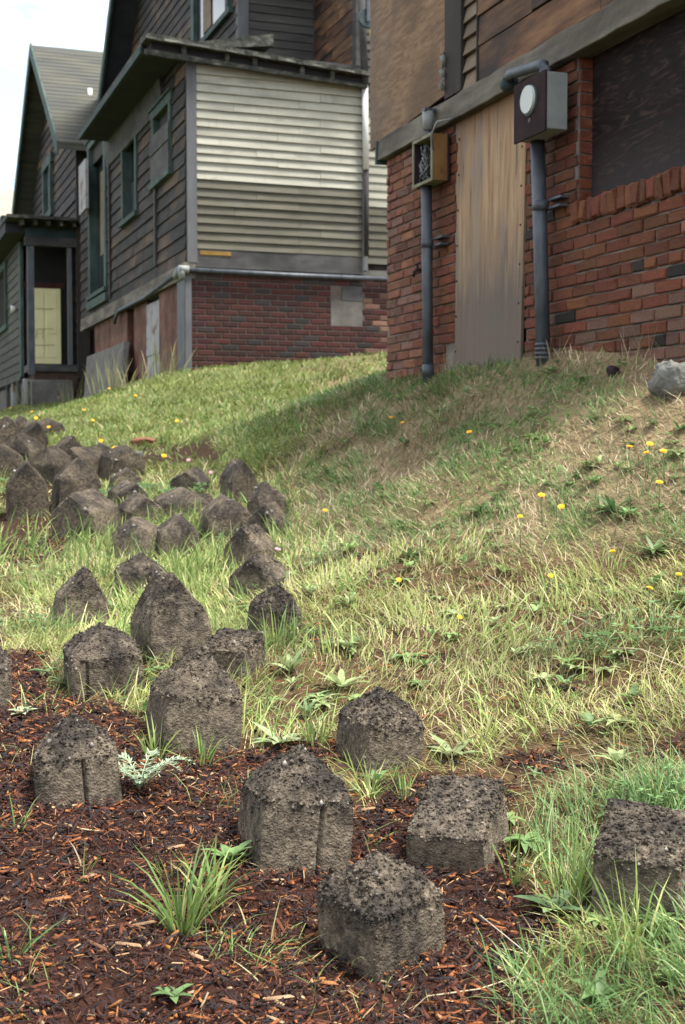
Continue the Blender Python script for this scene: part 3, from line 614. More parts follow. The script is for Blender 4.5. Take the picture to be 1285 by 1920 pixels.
# roof edge of the bay: two rails with blocks between, ragged roofing above
e_z = lambda v, py0=95: ZC+4.955 - .062*(v-3.2)
ue = UB-.17
mb = MB(); v0, v1 = 3.36, vE+.0
mb.hexa([(v0, ue, e_z(v0)-.16), (v1, ue, e_z(v1)-.13), (v1, ue+.05, e_z(v1)-.13), (v0, ue+.05, e_z(v0)-.16), (v0, ue, e_z(v0)-.085), (v1, ue, e_z(v1)-.085), (v1, ue+.05, e_z(v1)-.085), (v0, ue+.05, e_z(v0)-.085)])
B.part('lower_fascia', mb, 'roof_edge', bevel=.006)
mb = MB()
for k in range(26):
    a0 = v0 + (v1-v0)*k/26; a1 = v0 + (v1-v0)*(k+1)/26+.01; s = .012*math.sin(k*1.9)+random.uniform(-.008, .008)
    mb.hexa([(a0, ue-.06+s, e_z(a0)+.02), (a1, ue-.06+s, e_z(a1)+.02), (a1, ue+.3, e_z(a1)+.03), (a0, ue+.3, e_z(a0)+.03), (a0, ue-.05, e_z(a0)+.062+s), (a1, ue-.05, e_z(a1)+.062+s), (a1, ue+.3, e_z(a1)+.12), (a0, ue+.3, e_z(a0)+.12)])
B.part('roofing_edge', mb, 'roof_edge', kind='stuff')
for px in (346, 427, 479, 568, 624):
    v = onU(px, 115, ue)[0]; mb = MB(); mb.box(v-.028, v+.028, ue+.004, ue+.36, e_z(v)-.084, e_z(v)+.019, .004); B.part('rafter_end', mb, 'roof_edge')
mb = MB(); mb.hexa([(3.45, UB-.1, e_z(3.2)-.10), (v1, UB-.1, e_z(v1)-.10), (v1, UB+.2, e_z(v1)-.10), (3.45, UB+.2, e_z(3.2)-.10), (3.45, UB-.1, e_z(3.2)+.01), (v1, UB-.1, e_z(v1)+.01), (v1, UB+.2, e_z(v1)+.01), (3.45, UB+.2, e_z(3.2)+.01)]); B.part('eave_void', mb, 'void')  # near-black box, stands in for the shade behind the rafter ends
# roof deck of the bay and of the street-side eave
uEnd = 21.9
mb = MB(); mb.hexa([(3.39, ue+.02, e_z(3.2)+.03), (vE, ue+.02, e_z(vE)+.03), (vE, 18.7, e_z(vE)+.35), (3.39, uEnd, e_z(3.2)+.0), (3.39, ue+.02, e_z(3.2)+.1), (vE, ue+.02, e_z(vE)+.1), (vE, 18.7, e_z(vE)+.5), (3.39, uEnd, e_z(3.2)+.07)])
mb.hexa([(3.39, 17.0, e_z(3.2)), (5.16, 17.0, e_z(3.2)+.25), (5.16, uEnd, e_z(3.2)+.5), (3.39, uEnd, e_z(3.2)), (3.39, 17.0, e_z(3.2)+.05), (5.16, 17.0, e_z(3.2)+.4), (5.16, uEnd, e_z(3.2)+.6), (3.39, uEnd, e_z(3.2)+.05)])
roofB = B.part('bay_roof', mb, 'roof_edge')
mb = MB(); mb.box(3.36, 3.405, ue+.3, uEnd, e_z(3.2)-.075, e_z(3.2)+.0, .004); B.part('street_gutter_board', mb, 'green_dark', roofB)
mb = MB(); mb.box(3.406, VB-.03, ue+.31, uEnd-.02, e_z(3.2)-.065, e_z(3.2)-.03); B.part('soffit', mb, 'soffit', roofB)
mb = MB(); mb.slabV(UB+1.2, uEnd+.3, VB, z_clap1-.24, z_clap1+.16, .05, .09, .0, .004); B.part('frieze_board', mb, 'sill_gray')
# street-side wall with boards
z_s1 = ZC+4.86
fw = lambda x0, x1, y0, y1, xx=None: (onV(x1, (y0+y1)/2, VB)[0], onV(x0, (y0+y1)/2, VB)[0], onV((x0+x1)/2, y1, VB)[1], onV((x0+x1)/2, y0, VB)[1])
w_near = fw(291, 326, 208, 333); w_mid = fw(233, 261, 232, 408); w_tall = fw(170, 203, 262, 548)
uFE = 25.2
mb = MB()
us_cuts = sorted([UB+.2, uFE] + [q for w in (w_near, w_mid, w_tall) for q in w[:2]])
for c0, c1 in zip(us_cuts[:-1], us_cuts[1:]):
    ops = [w for w in (w_near, w_mid, w_tall) if w[0] < (c0+c1)/2 < w[1]]
    if ops: mb.box(VB+.02, VB+.14, c0, c1, z_sill0-.02, ops[0][2]); mb.box(VB+.02, VB+.14, c0, c1, ops[0][3], z_s1+.06)
    else: mb.box(VB+.02, VB+.14, c0, c1, z_sill0-.02, z_s1+.06)
wallS = B.part('street_wall', mb, 'post_dark')
z = z_sill0+.03; rows = 0
while z < z_s1:
    h = .178; cuts = [UB+.005]
    off = random.uniform(.3, 1.1)
    while cuts[-1] < uFE-.3: cuts.append(min(uFE, cuts[-1] + (off if len(cuts) == 1 else random.uniform(.45, 1.3))))
    cuts[-1] = uFE
    for c0, c1 in zip(cuts[:-1], cuts[1:]):
        segs = [(c0, c1)]
        for w in (w_near, w_mid, w_tall):
            if z+h*.6 > w[2]-.05 and z+h*.4 < w[3]+.05:
                q = []
                for s0, s1 in segs:
                    if w[1] <= s0 or w[0] >= s1: q.append((s0, s1))
                    else:
                        if s0 < w[0]: q.append((s0, w[0]))
                        if s1 > w[1]: q.append((w[1], s1))
                segs = q
        for s0, s1 in segs:
            if s1-s0 < .05: continue
            mb = MB(); mb.slabV(s0+.003, s1-.003, VB, z, min(z+h*1.06, z_s1+.05), .026+random.uniform(0, .008), .006, .02, .004); B.part('siding_board', mb, 'board_gray', wallS)
    z += h; rows += 1
# vertical battens on that wall
for px, y0, y1 in ((292, 345, 500), (293, 150, 208), (205, 250, 560)):
    u, z1 = onV(px, y0, VB-.03); _, z0 = onV(px, y1, VB-.03); mb = MB(); mb.box(VB-.055, VB-.02, u-.05, u+.05, z0, z1, .004); B.part('batten', mb, 'sill_gray' if px != 205 else 'post_dark')
# sill beam along the street side
mb = MB(); mb.slabV(UB-.03, uFE-.1, VB, z_sill0-.17, z_sill0+.035, .05, .045, .1, .006); B.part('street_sill_beam', mb, 'beam_wood')
def window(w, kind):
    u0, u1, z0, z1 = w; f = B.part('window', MB().box(VB+.10, VB+.115, u0, u1, z0, z1), 'glass_dark')
    t = .09*(u1-u0)/.9 if kind != 'tall' else .16
    for a0, a1, c0, c1 in ((u0-.01, u0+t, z0+.001, z1-.001), (u1-t, u1+.01, z0+.001, z1-.001)): B.part('jamb', MB().box(VB-.05, VB+.10, a0, a1, c0, c1, .003), 'green_trim', f)
    B.part('head', MB().box(VB-.055, VB+.10, u0-.06, u1+.06, z1, z1+.12, .003), 'green_trim', f)
    B.part('cap', MB().box(VB-.085, VB+.0, u0-.10, u1+.10, z1+.121, z1+.15, .003), 'green_trim', f)
    B.part('sill', MB().box(VB-.09, VB+.09, u0-.06, u1+.06, z0-.07, z0, .003), 'green_trim', f)
    return f, t
f, t = window(w_near, 'near')
u0, u1, z0, z1 = w_near
B.part('shutter_board', MB().slabV(u0+.02, u1+.02, VB-.055, z0+.01, z0+(z1-z0)*.42, .012, .012, .0, .004), 'sill_gray', f)
B.part('shutter_board', MB().slabV(u0+.02, u1+.02, VB-.055, z0+(z1-z0)*.43, z0+(z1-z0)*.72, .014, .012, .0, .02), 'sill_gray', f)
f, t = window(w_mid, 'mid')
u0, u1, z0, z1 = w_mid
B.part('curtain', MB().box(VB+.085, VB+.095, u0+.35*(u1-u0), u0+.55*(u1-u0), z0+.5*(z1-z0), z1-.05, .004), 'curtain', f)
B.part('lower_pane_board', MB().box(VB+.082, VB+.092, u0+t, u1-t, z0+.02, z0+.42*(z1-z0), .003), 'soffit', f)
f, t = window(w_tall, 'tall')
u0, u1, z0, z1 = w_tall
B.part('inner_board', MB().box(VB+.06, VB+.09, u0+.35*(u1-u0), u0+.62*(u1-u0), z0+.25*(z1-z0), z1-.5, .006), 'board_tan', f)
B.part('door_cap', MB().box(VB-.08, VB+.02, u0-.1, u1+.1, onV(186, 575, VB)[1], onV(186, 552, VB)[1]-.071, .003), 'green_trim')
# foundation on the street side: brick piers, plaster patch, dark gaps, metal corner
zf1 = z_sill0-.172
pier = lambda x0, x1, mt, dv=0.0, nm='brick_pier', z1=None: B.part(nm, MB().box(VB+dv, VB+.3, onV(x1, 620, VB)[0], onV(x0, 620, VB)[0], zgB-.7, z1 or zf1, .004), mt)
pier(298, 349, 'brick_far', .01); pier(248, 272, 'brick_far', .03); pier(205, 238, 'brick_far', .01); pier(176, 203, 'brick_far', .02)
B.part('plaster_patch', MB().box(VB+.012, VB+.3, onV(297, 620, VB)[0]+.004, onV(273, 620, VB)[0]-.004, onV(275, 668, VB)[1], zf1-.08, .01), 'plaster', label='whitewashed patch on the foundation')
B.part('brick_pier', MB().box(VB+.018, VB+.3, onV(297, 620, VB)[0]+.004, onV(273, 620, VB)[0]-.004, zgB-.7, onV(275, 668, VB)[1]-.004, .004), 'plaster')
B.part('under_floor', MB().box(VB+.31, VB+.4, UB+.25, uFE, zgB-.7, zf1), 'void')
mb = MB(); zc1 = onU(335, 515, UB)[1]
mb.box(VB-.035, VB+.0, UB-.01, UB+.42, zgB-.3, zc1-.02, .004); B.part('corner_flashing', mb, 'metal_conduit', label='grey sheet metal wrapped round the foundation corner')
mb = MB(); mb.box(VB-.03, VB+.05, UB-.035, UB-.012, zgB-.3, zc1-.02, .003); B.part('corner_flashing', mb, 'corner_paint')
# service pipe round the foundation
pA = onU(345, 505, UB-.05); pB = onU(727, 523, UB-.05); pC = onV(272, 556, VB-.05); pD = onV(224, 583, VB-.05); pE = onV(216, 600, VB-.05); pF = onV(335, 512, VB-.05)
Tp = Thing('service_pipe', 'long grey service pipe running along the top of the foundation', 'pipe', VB-.05, UB-.05, pA[1])
mb = MB(); mb.tube([(pA[0], UB-.06, pA[1]), ((pA[0]+pB[0])/2, UB-.055, (pA[1]+pB[1])/2-.01), (pB[0]+.3, UB-.05, pB[1])], .03, 12); Tp.part('front_run', mb, 'metal_conduit', smooth=True)
mb = MB(); mb.tube([(VB-.06, pF[0], pF[1]), (VB-.06, pC[0], pC[1]-.02), (VB-.06, pD[0], pD[1]), (VB-.06, pE[0]-.1, pE[1]+.03), (VB-.06, pE[0], pE[1]-.05)], .028, 10); Tp.part('street_run', mb, 'metal_conduit', smooth=True)
mb = MB(); mb.tube([(pA[0]-.07, UB-.06, pA[1]), (pA[0]+.06, UB-.06, pA[1])], .05, 12); mb.tube([(pA[0]-.03, UB-.06, pA[1]-.12), (pA[0]-.03, UB-.06, pA[1]+.04)], .045, 12); Tp.part('joint', mb, 'metal_pale', smooth=True)
mb = MB(); mb.tube([(VB-.06, pF[0]-.08, pF[1]+.03), (VB-.06, pF[0]+.1, pF[1]-.03)], .05, 12); Tp.part('joint', mb, 'metal_pale', smooth=True)

# main two-storey block behind
VM, UM = 5.16, 18.7; VS, US = 6.30, 16.93
zR = ZC+7.6
B.part('main_core', MB().box(VM+.03, 11, UM+.03, 27.2, zgB-.3, zR-.05), 'post_dark')
B.part('side_core', MB().box(VS+.03, 11, US+.03, UM+.02, z_sill0-.02, zR-.05), 'post_dark')
B.part('side_foundation_sill', MB().slabU(VS, 10.5, US, z_sill0-.14, z_sill0+.07, .05, .05, .1, .004), 'concrete')
# clapboards on the upper front wall and on the projecting part
z = ZC+4.75; hM = .118
while z < zR-.1:
    B.part('clapboard', MB().slabU(VM+.14, VS-.03, UM, z, z+hM*1.07, .024, .006, .03, .003), 'clap_gray'); z += hM
z = z_clap0-.05; k = 0
while z < zR-.1:
    zz = (z-ZC)
    B.part('clapboard', MB().slabU(VS+.13, 10.5, US, z, z+hB*1.07, .024, .006, .03, .003), 'clap_dark' if zz < z_line-ZC-.1 else ('clap_white' if zz < 4.3 else 'clap_gray')); z += hB
B.part('corner_board', MB().slabU(VM-.02, VM+.138, UM, ZC+4.8, zR-.1, .035, .035, .1, .003), 'corner_paint', bevel=.004)
B.part('corner_board', MB().slabU(VS-.03, VS+.128, US, ZC+4.2, zR-.1, .035, .035, .1, .003), 'sill_gray', bevel=.004)
B.part('corner_board', MB().slabU(VS-.028, VS+.03, UM, ZC+4.8, zR-.1, .03, .03, .02, .003), 'sill_gray')
z = ZC+4.7
while z < zR-.1:
    h = .16; cut = UM-random.uniform(.5, 1.2)
    for c0, c1 in ((US+.01, cut), (cut, UM-.03)): B.part('plank', MB().slabV(c0+.002, c1-.002, VS, z, z+h-.006, .018, .014, .03, .004), 'board_brown')
    z += h
z = ZC+4.9
while z < ZC+11.6:
    h = .17; zz = z-ZC
    lo_, hi_ = UM-.0, 27.2
    if zz > 7.1: lo_, hi_ = max(UM, 22.7-(11.75-zz)), min(27.2, 22.7+(11.75-zz))
    if hi_-lo_ < .3: break
    cuts = [lo_]
    while cuts[-1] < hi_-.3: cuts.append(min(hi_, cuts[-1]+random.uniform(.8, 2.0)))
    cuts[-1] = hi_
    if zz < 9.2:
        for c0, c1 in zip(cuts[:-1], cuts[1:]): B.part('siding_board', MB().slabV(c0+.003, c1-.003, VM, z, z+h*1.05, .024, .006, .03, .004), 'board_gray')
    z += h
B.part('gable_wall', MB().prism([(VM+.03, UM, zR-.06), (VM+.03, 27.2, zR-.06), (VM+.03, 22.9, ZC+11.8)], (.15, 0, 0)), 'post_dark')
# upper window on the gable wall
u0, z0 = onV(438, 48, VM); u1, _ = onV(368, 48, VM); z0 = onV(400, 52, VM)[1]
f = B.part('window', MB().box(VM-.03, VM-.01, u0+.1, u1-.1, z0, z0+1.6), 'glass_dark')
for a0, a1, c0, c1 in ((u0, u0+.14, z0-.06, z0+1.7), (u1-.2, u1, z0-.06, z0+1.7), (u0-.06, u1+.06, z0-.14, z0-.061), (u0-.06, u1+.06, z0+1.701, z0+1.85)): B.part('frame', MB().box(VM-.09, VM-.005, a0, a1, c0, c1, .003), 'green_trim', f)
B.part('curtain', MB().box(VM-.05, VM-.032, u0+.5*(u1-u0), u0+.72*(u1-u0), z0+.02, z0+1.55, .004), 'board_tan', f)
# main roof with its raking green edge
ru = [18.1, 22.7, 27.9]; rz = [ZC+7.0, ZC+11.9, ZC+6.35]
mb = MB()
for a, b, za, zb in ((0, 1, 0, 0), (1, 2, 0, 0)):
    mb.hexa([(VM-.5, ru[a], rz[a]), (11.5, ru[a], rz[a]), (11.5, ru[b], rz[b]), (VM-.5, ru[b], rz[b]), (VM-.5, ru[a], rz[a]+.14), (11.5, ru[a], rz[a]+.14), (11.5, ru[b], rz[b]+.14), (VM-.5, ru[b], rz[b]+.14)])
roofM = B.part('main_roof', mb, 'soffit')
mb = MB()
for a, b in ((0, 1), (1, 2)):
    mb.hexa([(VM-.545, ru[a], rz[a]-.12), (VM-.501, ru[a], rz[a]-.12), (VM-.501, ru[b], rz[b]-.12), (VM-.545, ru[b], rz[b]-.12), (VM-.545, ru[a], rz[a]+.18), (VM-.501, ru[a], rz[a]+.18), (VM-.501, ru[b], rz[b]+.18), (VM-.545, ru[b], rz[b]+.18)])
B.part('barge_board', mb, 'green_trim', roofM)
# drainpipe at the inner corner
vd, zt_ = onU(681, 160, UB-.08); _, zm = onU(683, 318, UB-.08); _, zl_ = onU(687, 480, UB-.08); vdl = onU(686, 400, UB-.08)[0]; vu, zu = onU(677, 0, UB-.05)
Td = Thing('drainpipe', 'tall drainpipe, white above and black below, at the end of the pale bay', 'pipe', vdl, UB-.08, zl_)
Td.part('upper_pipe', MB().tube([(vd+.02, UB-.09, zt_), (vdl, UB-.09, zm)], .042, 12), 'white_paint', smooth=True)
Td.part('lower_pipe', MB().tube([(vdl+.01, UB-.085, zl_), (vdl+.01, UB-.085, zm-.005)], .032, 12), 'post_dark', smooth=True)
Td.part('corner_pole', MB().tube([(vu-.03, UB-.10, zu+.4), (vd+.02, UB-.10, zt_+.005)], .05, 10), 'sill_gray', smooth=True)
# clothesline pulley on the corner
vp, zp = onU(688, 35, UB-.5)
Tq = Thing('clothesline_pulley', 'dark green pulley with yellow rope hanging beside the corner post', 'pulley', vp, UB-.5, zp)
Tq.part('wheel', MB().tube([(vp, UB-.535, zp), (vp, UB-.52, zp), (vp, UB-.50, zp), (vp, UB-.485, zp)], [.118, .125, .125, .118], 26), 'pulley_metal', smooth=False)
Tq.part('hub', MB().tube([(vp, UB-.555, zp), (vp, UB-.47, zp)], .035, 14), 'metal_conduit', smooth=True)
Tq.part('cheek_strap', MB().box(vp-.022, vp+.022, UB-.566, UB-.556, zp-.05, zp+.27, .001), 'metal_conduit')
Tq.part('hanger', MB().tube([(vp, UB-.51, zp+.13), (vp, UB-.51, zp+.45), (vp-.05, UB-.2, zp+.55), (vp-.05, US-.02, zp+.55)], .014, 8), 'pulley_metal', smooth=True)
Tq.part('rope', MB().tube([(vp+.06, UB-.54, zp+.09), (vp+.075, UB-.545, zp+.13), (vp+.055, UB-.55, zp+.16), (vp+.09, UB-.545, zp+.20), (vp+.05, UB-.545, zp+.12)], .022, 8), 'rope_yellow', smooth=True)
Tq.part('rope_end', MB().tube([(vp+.05, UB-.51, zp-.125), (vp+.055, UB-.515, zp-.17), (vp+.048, UB-.51, zp-.22)], [.012, .022, .014], 8), 'rope_yellow', smooth=True)

# ================================================================== gabled house with porch (far)
VC = 4.0
Cc0 = onV(146, 247, VC); Cap = onV(97, 88, VC); Cc1 = onV(50, 402, VC)
zgC = onV(60, 752, VC)[1]
C = Thing('gabled_house', 'grey gabled house with a porch and cream door', 'house', VC, Cc0[0], zgC-.4)
zE = (Cc0[1]+Cc1[1])/2; uA_, zA_ = Cap; uL, uR_ = Cc0[0]+.1, 2*uA_-Cc0[0]-.1
C.part('wall_core', MB().box(VC+.03, 12, uL, uR_, zgC-.6, zE), 'post_dark')
C.part('gable_core', MB().prism([(VC+.03, uL, zE-.01), (VC+.03, uR_, zE-.01), (VC+.03, uA_, zA_-.3)], (.2, 0, 0)), 'post_dark')
z = zgC+.9
while z < zA_-.4:
    lo_, hi_ = uL, uR_
    if z > zE: t_ = (z+.2-zE)/(zA_-zE); lo_, hi_ = uL+(uA_-uL)*t_, uR_+(uA_-uR_)*t_
    if hi_-lo_ > .3: C.part('siding_board', MB().slabV(lo_, hi_, VC, z, z+.21, .026, .004, .03, .003), 'board_gray')
    z += .2
mb = MB(); Ro = .42
ru = [Cc0[0]-.45, uA_, 2*uA_-Cc0[0]+.45]; sl = (zA_-Cc0[1])/(uA_-Cc0[0]); rz = [Cc0[1]-.45*sl, zA_, Cc0[1]-.45*sl]
for a, b in ((0, 1), (1, 2)):
    mb.hexa([(VC-Ro, ru[a], rz[a]-.12), (13, ru[a], rz[a]-.12), (13, ru[b], rz[b]-.12), (VC-Ro, ru[b], rz[b]-.12), (VC-Ro, ru[a], rz[a]), (13, ru[a], rz[a]), (13, ru[b], rz[b]), (VC-Ro, ru[b], rz[b])])
roofC = C.part('roof', mb, 'roof_shingle')
# shingle courses as thin raised strips
for k in range(1, 26):
    t_ = k/26; u = ru[0]+(ru[1]-ru[0])*t_; z = rz[0]+(rz[1]-rz[0])*t_; du = (ru[1]-ru[0])/26; dz = (rz[1]-rz[0])/26
    C.part('shingle_course', MB().hexa([(VC-Ro, u-du, z-dz+.006), (13, u-du, z-dz+.006), (13, u, z+.004), (VC-Ro, u, z+.004), (VC-Ro, u-du, z-dz+.018), (13, u-du, z-dz+.018), (13, u, z+.008), (VC-Ro, u, z+.008)]), 'roof_shingle', roofC)
mb = MB()
for a, b in ((0, 1), (1, 2)):
    mb.hexa([(VC-Ro-.045, ru[a], rz[a]-.24), (VC-Ro-.001, ru[a], rz[a]-.24), (VC-Ro-.001, ru[b], rz[b]-.24), (VC-Ro-.045, ru[b], rz[b]-.24), (VC-Ro-.045, ru[a], rz[a]+.04), (VC-Ro-.001, ru[a], rz[a]+.04), (VC-Ro-.001, ru[b], rz[b]+.04), (VC-Ro-.045, ru[b], rz[b]+.04)])
C.part('barge_board', mb, 'green_trim', roofC)
d_ = onU(169, 180, (ru[0]+ru[1])/2)
C.part('vent_pipe', MB().tube([(d_[0], (ru[0]+ru[1])/2, d_[1]-.25), (d_[0], (ru[0]+ru[1])/2, d_[1]+.15)], .05, 10), 'white_paint', roofC, smooth=True)
# gable window
u0, z0 = onV(103, 385, VC); u1 = onV(88, 385, VC)[0]; z1 = onV(96, 318, VC)[1]
f = C.part('window', MB().box(VC-.035, VC-.02, u0+.1, u1-.1, z0, z1), 'glass_dark')
for a0, a1, c0, c1 in ((u0, u0+.18, z0-.05, z1+.05), (u1-.18, u1, z0-.05, z1+.05), (u0-.1, u1+.1, z1+.051, z1+.25), (u0-.1, u1+.1, z0-.2, z0-.051)): C.part('frame', MB().box(VC-.10, VC-.012, a0, a1, c0, c1, .003), 'green_trim', f)
bu_, bz_ = onV(142, 365, VC-.03); bu2, bz2 = onV(100, 402, VC-.03)
C.part('belt_board', MB().slabV(uL+.02, uR_, VC-.02, bz_-.1, bz_+.08, .03, .03, .0, .003), 'sill_gray')
C.part('corner_strip', MB().box(VC-.04, VC+.2, Cc0[0]+.0, Cc0[0]+.09, zgC+.2, zE, .003), 'post_dark')
C.part('white_panel', MB().slabV(onV(163, 350, VC-.25)[0], onV(150, 350, VC-.25)[0], VC-.25, onV(156, 398, VC-.25)[1], onV(156, 305, VC-.25)[1], .02, .02, .03, .01), 'plaster', label='white painted panel fixed beside the eave')

# projecting porch
DR = .75; VP = 3.03; UP0 = 26.3; UP1 = 34.0
zp_floor = onU(90, 683, UP0)[1]; zp_top = onU(90, 462, UP0)[1]
vpo = onU(42, 600, UP0)[0]; vpr = onU(138, 600, UP0)[0]
C.part('porch_floor', MB().box(VP+.02, VC+.02, UP0, UP0+2.6, zp_floor-.14, zp_floor, .004), 'sill_gray')
C.part('porch_base', MB().box(VP+.12, VC-.0, UP0+.05, UP0+2.5, zgC-.8, zp_floor-.142, .01), 'dirt_wall')
C.part('porch_step', MB().hexa([(VP+.05, UP0-.25, zgC-.7), (VC-.1, UP0-.25, zgC-.7), (VC-.1, UP0+.04, zgC-.7), (VP+.05, UP0+.04, zgC-.7), (VP+.05, UP0-.2, zgC+.12), (VC-.15, UP0-.2, zgC+.15), (VC-.15, UP0+.04, zgC+.18), (VP+.05, UP0+.04, zgC+.18)]), 'concrete')
C.part('porch_post', MB().box(VP+.02, VP+.14, UP0, UP0+.12, zp_floor-.2, zp_top+.05, .003), 'metal_conduit')
C.part('porch_post', MB().box(vpr-.10, vpr-.02, UP0+.001, UP0+.10, zp_floor+.002, zp_top, .003), 'corner_paint')
C.part('porch_beam', MB().box(VP-.03, VC-.001, UP0-.04, UP0+.12, zp_top+.002, zp_top+.17, .003), 'sill_gray')
C.part('porch_frieze', MB().box(VP-.01, VC-.001, UP0-.0, UP0+.12, zp_top+.172, zp_top+.34, .003), 'green_dark')
for k in range(5):
    v = VP-.1+(VC-VP)*k/4; C.part('porch_rafter', MB().box(v-.03, v+.03, UP0-.35, UP0+.1, zp_top+.345, zp_top+.45, .004), 'roof_edge')
mb = MB(); zq_ = zp_top+.452
mb.hexa([(VP-.4, UP0-.42, zq_), (VC+.02, UP0-.42, zq_), (VC+.02, UP1, zq_), (VP-.4, UP1, zq_), (VP-.4, UP0-.42, zq_+.06), (VC+.02, UP0-.42, zq_+.06), (VC+.02, UP1, zq_+.55), (VP-.1, UP1, zq_+.4)])
C.part('porch_roof', mb, 'roof_edge')
C.part('porch_parapet', MB().box(VP-.15, VC-.3, UP0+3.2, UP1-.4, zq_+.05, zq_+.62, .004), 'green_trim')
C.part('porch_soffit', MB().box(VP-.38, VP-.0, UP0+.13, UP1, zp_top+.25, zp_top+.449), 'soffit')
C.part('porch_back', MB().box(VP+.15, VC+.02, UP0+DR+.06, UP0+DR+.2, zp_floor+.001, zp_top+.3), 'void')
dz1 = onU(85, 541, UP0+DR)[1]; dz0 = onU(85, 682, UP0+DR)[1]; dv0 = onU(55, 600, UP0+DR)[0]; dv1 = onU(114, 600, UP0+DR)[0]
dr = C.part('door', MB().box(dv0, dv1, UP0+DR-.02, UP0+DR+.03, max(dz0, zp_floor+.003), dz1), 'cream_door', bevel=.004)
for (a0, a1, c0, c1) in ((.12, .46, .74, .93), (.54, .88, .74, .93), (.12, .46, .40, .70), (.54, .88, .40, .70), (.12, .46, .08, .35), (.54, .88, .08, .35)):
    C.part('door_panel', MB().box(dv0+(dv1-dv0)*a0, dv0+(dv1-dv0)*a1, UP0+DR-.032, UP0+DR-.019, dz0+(dz1-dz0)*c0, dz0+(dz1-dz0)*c1), 'cream_door', dr, bevel=.004)
C.part('door_handle', MB().tube([(dv0+.05, UP0+DR-.02, dz0+.55*(dz1-dz0)), (dv0+.05, UP0+DR-.07, dz0+.55*(dz1-dz0))], .025, 8), 'ink', dr)
q = lambda a, c: (dv0+(dv1-dv0)*a, UP0+DR-.038, dz0+(dz1-dz0)*c)
for p0, p1 in ((q(.10, .455), q(.75, .465)), (q(.14, .45), q(.14, .36)), (q(.24, .45), q(.20, .33)), (q(.42, .45), q(.42, .33)), (q(.16, .245), q(.8, .25)), (q(.2, .72), q(.75, .725))): C.part('scrawl_line', MB().tube([p0, p1], .004, 4), 'ink', dr)
C.part('door_lintel', MB().box(dv0-.08, dv1+.08, UP0+DR, UP0+DR+.05, dz1+.005, dz1+.12, .003), 'brick_dark')
C.part('porch_inner_wall', MB().box(vpr-.02, VC+.02, UP0+.12, UP0+DR+.05, zp_floor+.001, zp_top+.3, .003), 'board_gray')
# boarded flank of the porch on the street side with a small window
z = zp_floor-.25; wz0, wz1 = onV(8, 612, VP)[1], onV(8, 512, VP)[1]; wu0, wu1 = onV(16, 560, VP)[0], onV(-4, 560, VP)[0]
while z < zp_top+.2:
    for c0, c1 in ((UP0+1.2, wu0), (wu0, wu1), (wu1, UP1)):
        if c0 == wu0 and wz0-.05 < z+.1 < wz1+.05: continue
        C.part('siding_board', MB().slabV(c0+.002, c1-.002, VP, z, z+.19, .024, .006, .03, .004), 'clap_gray')
    z += .178
C.part('flank_core', MB().box(VP+.031, VP+.12, UP0+1.2, UP1, zp_floor-.3, zp_top+.25), 'void')
C.part('flank_post', MB().box(VP-.03, VP+.03, UP0+.85, UP0+1.19, zp_floor-.2, zp_top+.2, .003), 'green_trim')
f = C.part('window', MB().box(VP-.002, VP+.012, wu0+.1, wu1-.1, wz0, wz1), 'glass_dark')
for a0, a1, c0, c1 in ((wu0, wu0+.13, wz0-.02, wz1+.02), (wu1-.13, wu1, wz0-.02, wz1+.02), (wu0-.05, wu1+.05, wz1+.021, wz1+.16), (wu0-.05, wu1+.05, wz0-.13, wz0-.021)): C.part('frame', MB().box(VP-.07, VP+.0, a0, a1, c0, c1, .003), 'green_trim', f)
C.part('flank_base', MB().box(VP+.05, VP+.2, UP0+.4, UP1, zgC-1.0, zp_floor-.31, .01), 'concrete')
for k in range(4): C.part('stilt', MB().box(VP-.02, VP+.1, UP0+.5+1.1*k, UP0+.68+1.1*k, zgC-1.0, zp_floor-.26, .01), 'sill_gray' if k % 2 else 'plaster')
u_, z_ = onV(28, 580, VP-.06); C.part('porch_light', MB().tube([(VP-.03, u_, z_), (VP-.14, u_, z_)], [.05, .08], 12), 'white_paint', smooth=True)

# leaning concrete slab beside the porch
p = [onV(142, 668, VB-.3), onV(208, 640, VB-.3), onV(228, 742, VB-.3), onV(160, 760, VB-.3)]
T = Thing('leaning_slab', 'grey concrete slab leaning against the foundation beside the porch', 'slab', VB-.3, p[2][0], p[2][1])
T.part('slab', MB().prism([(VB-.10, p[0][0], p[0][1]), (VB-.10, p[1][0], p[1][1]), (VB-.35, p[2][0], p[2][1]-.1), (VB-.35, p[3][0], p[3][1]-.1)], (.1, 0, 0)), 'concrete', bevel=.015)

# pale roof of a farther house
D = Thing('distant_house', 'pale tan roof of a distant house beyond the porch', 'house', 2.5, 44, ZC+.5)
pz = onU(20, 346, 46)[1]; pv = onU(54, 380, 44)[0]
D.part('wall', MB().box(-8, pv+1, 44.3, 50, ZC-.5, onU(20, 410, 44)[1]-.2), 'board_gray')
D.part('roof', MB().prism([(-9, 43.7, onU(20, 425, 43.7)[1]), (-9, 47, pz), (-9, 50.5, onU(20, 425, 43.7)[1])], (9+pv+1.5, 0, 0)), 'roof_tan')

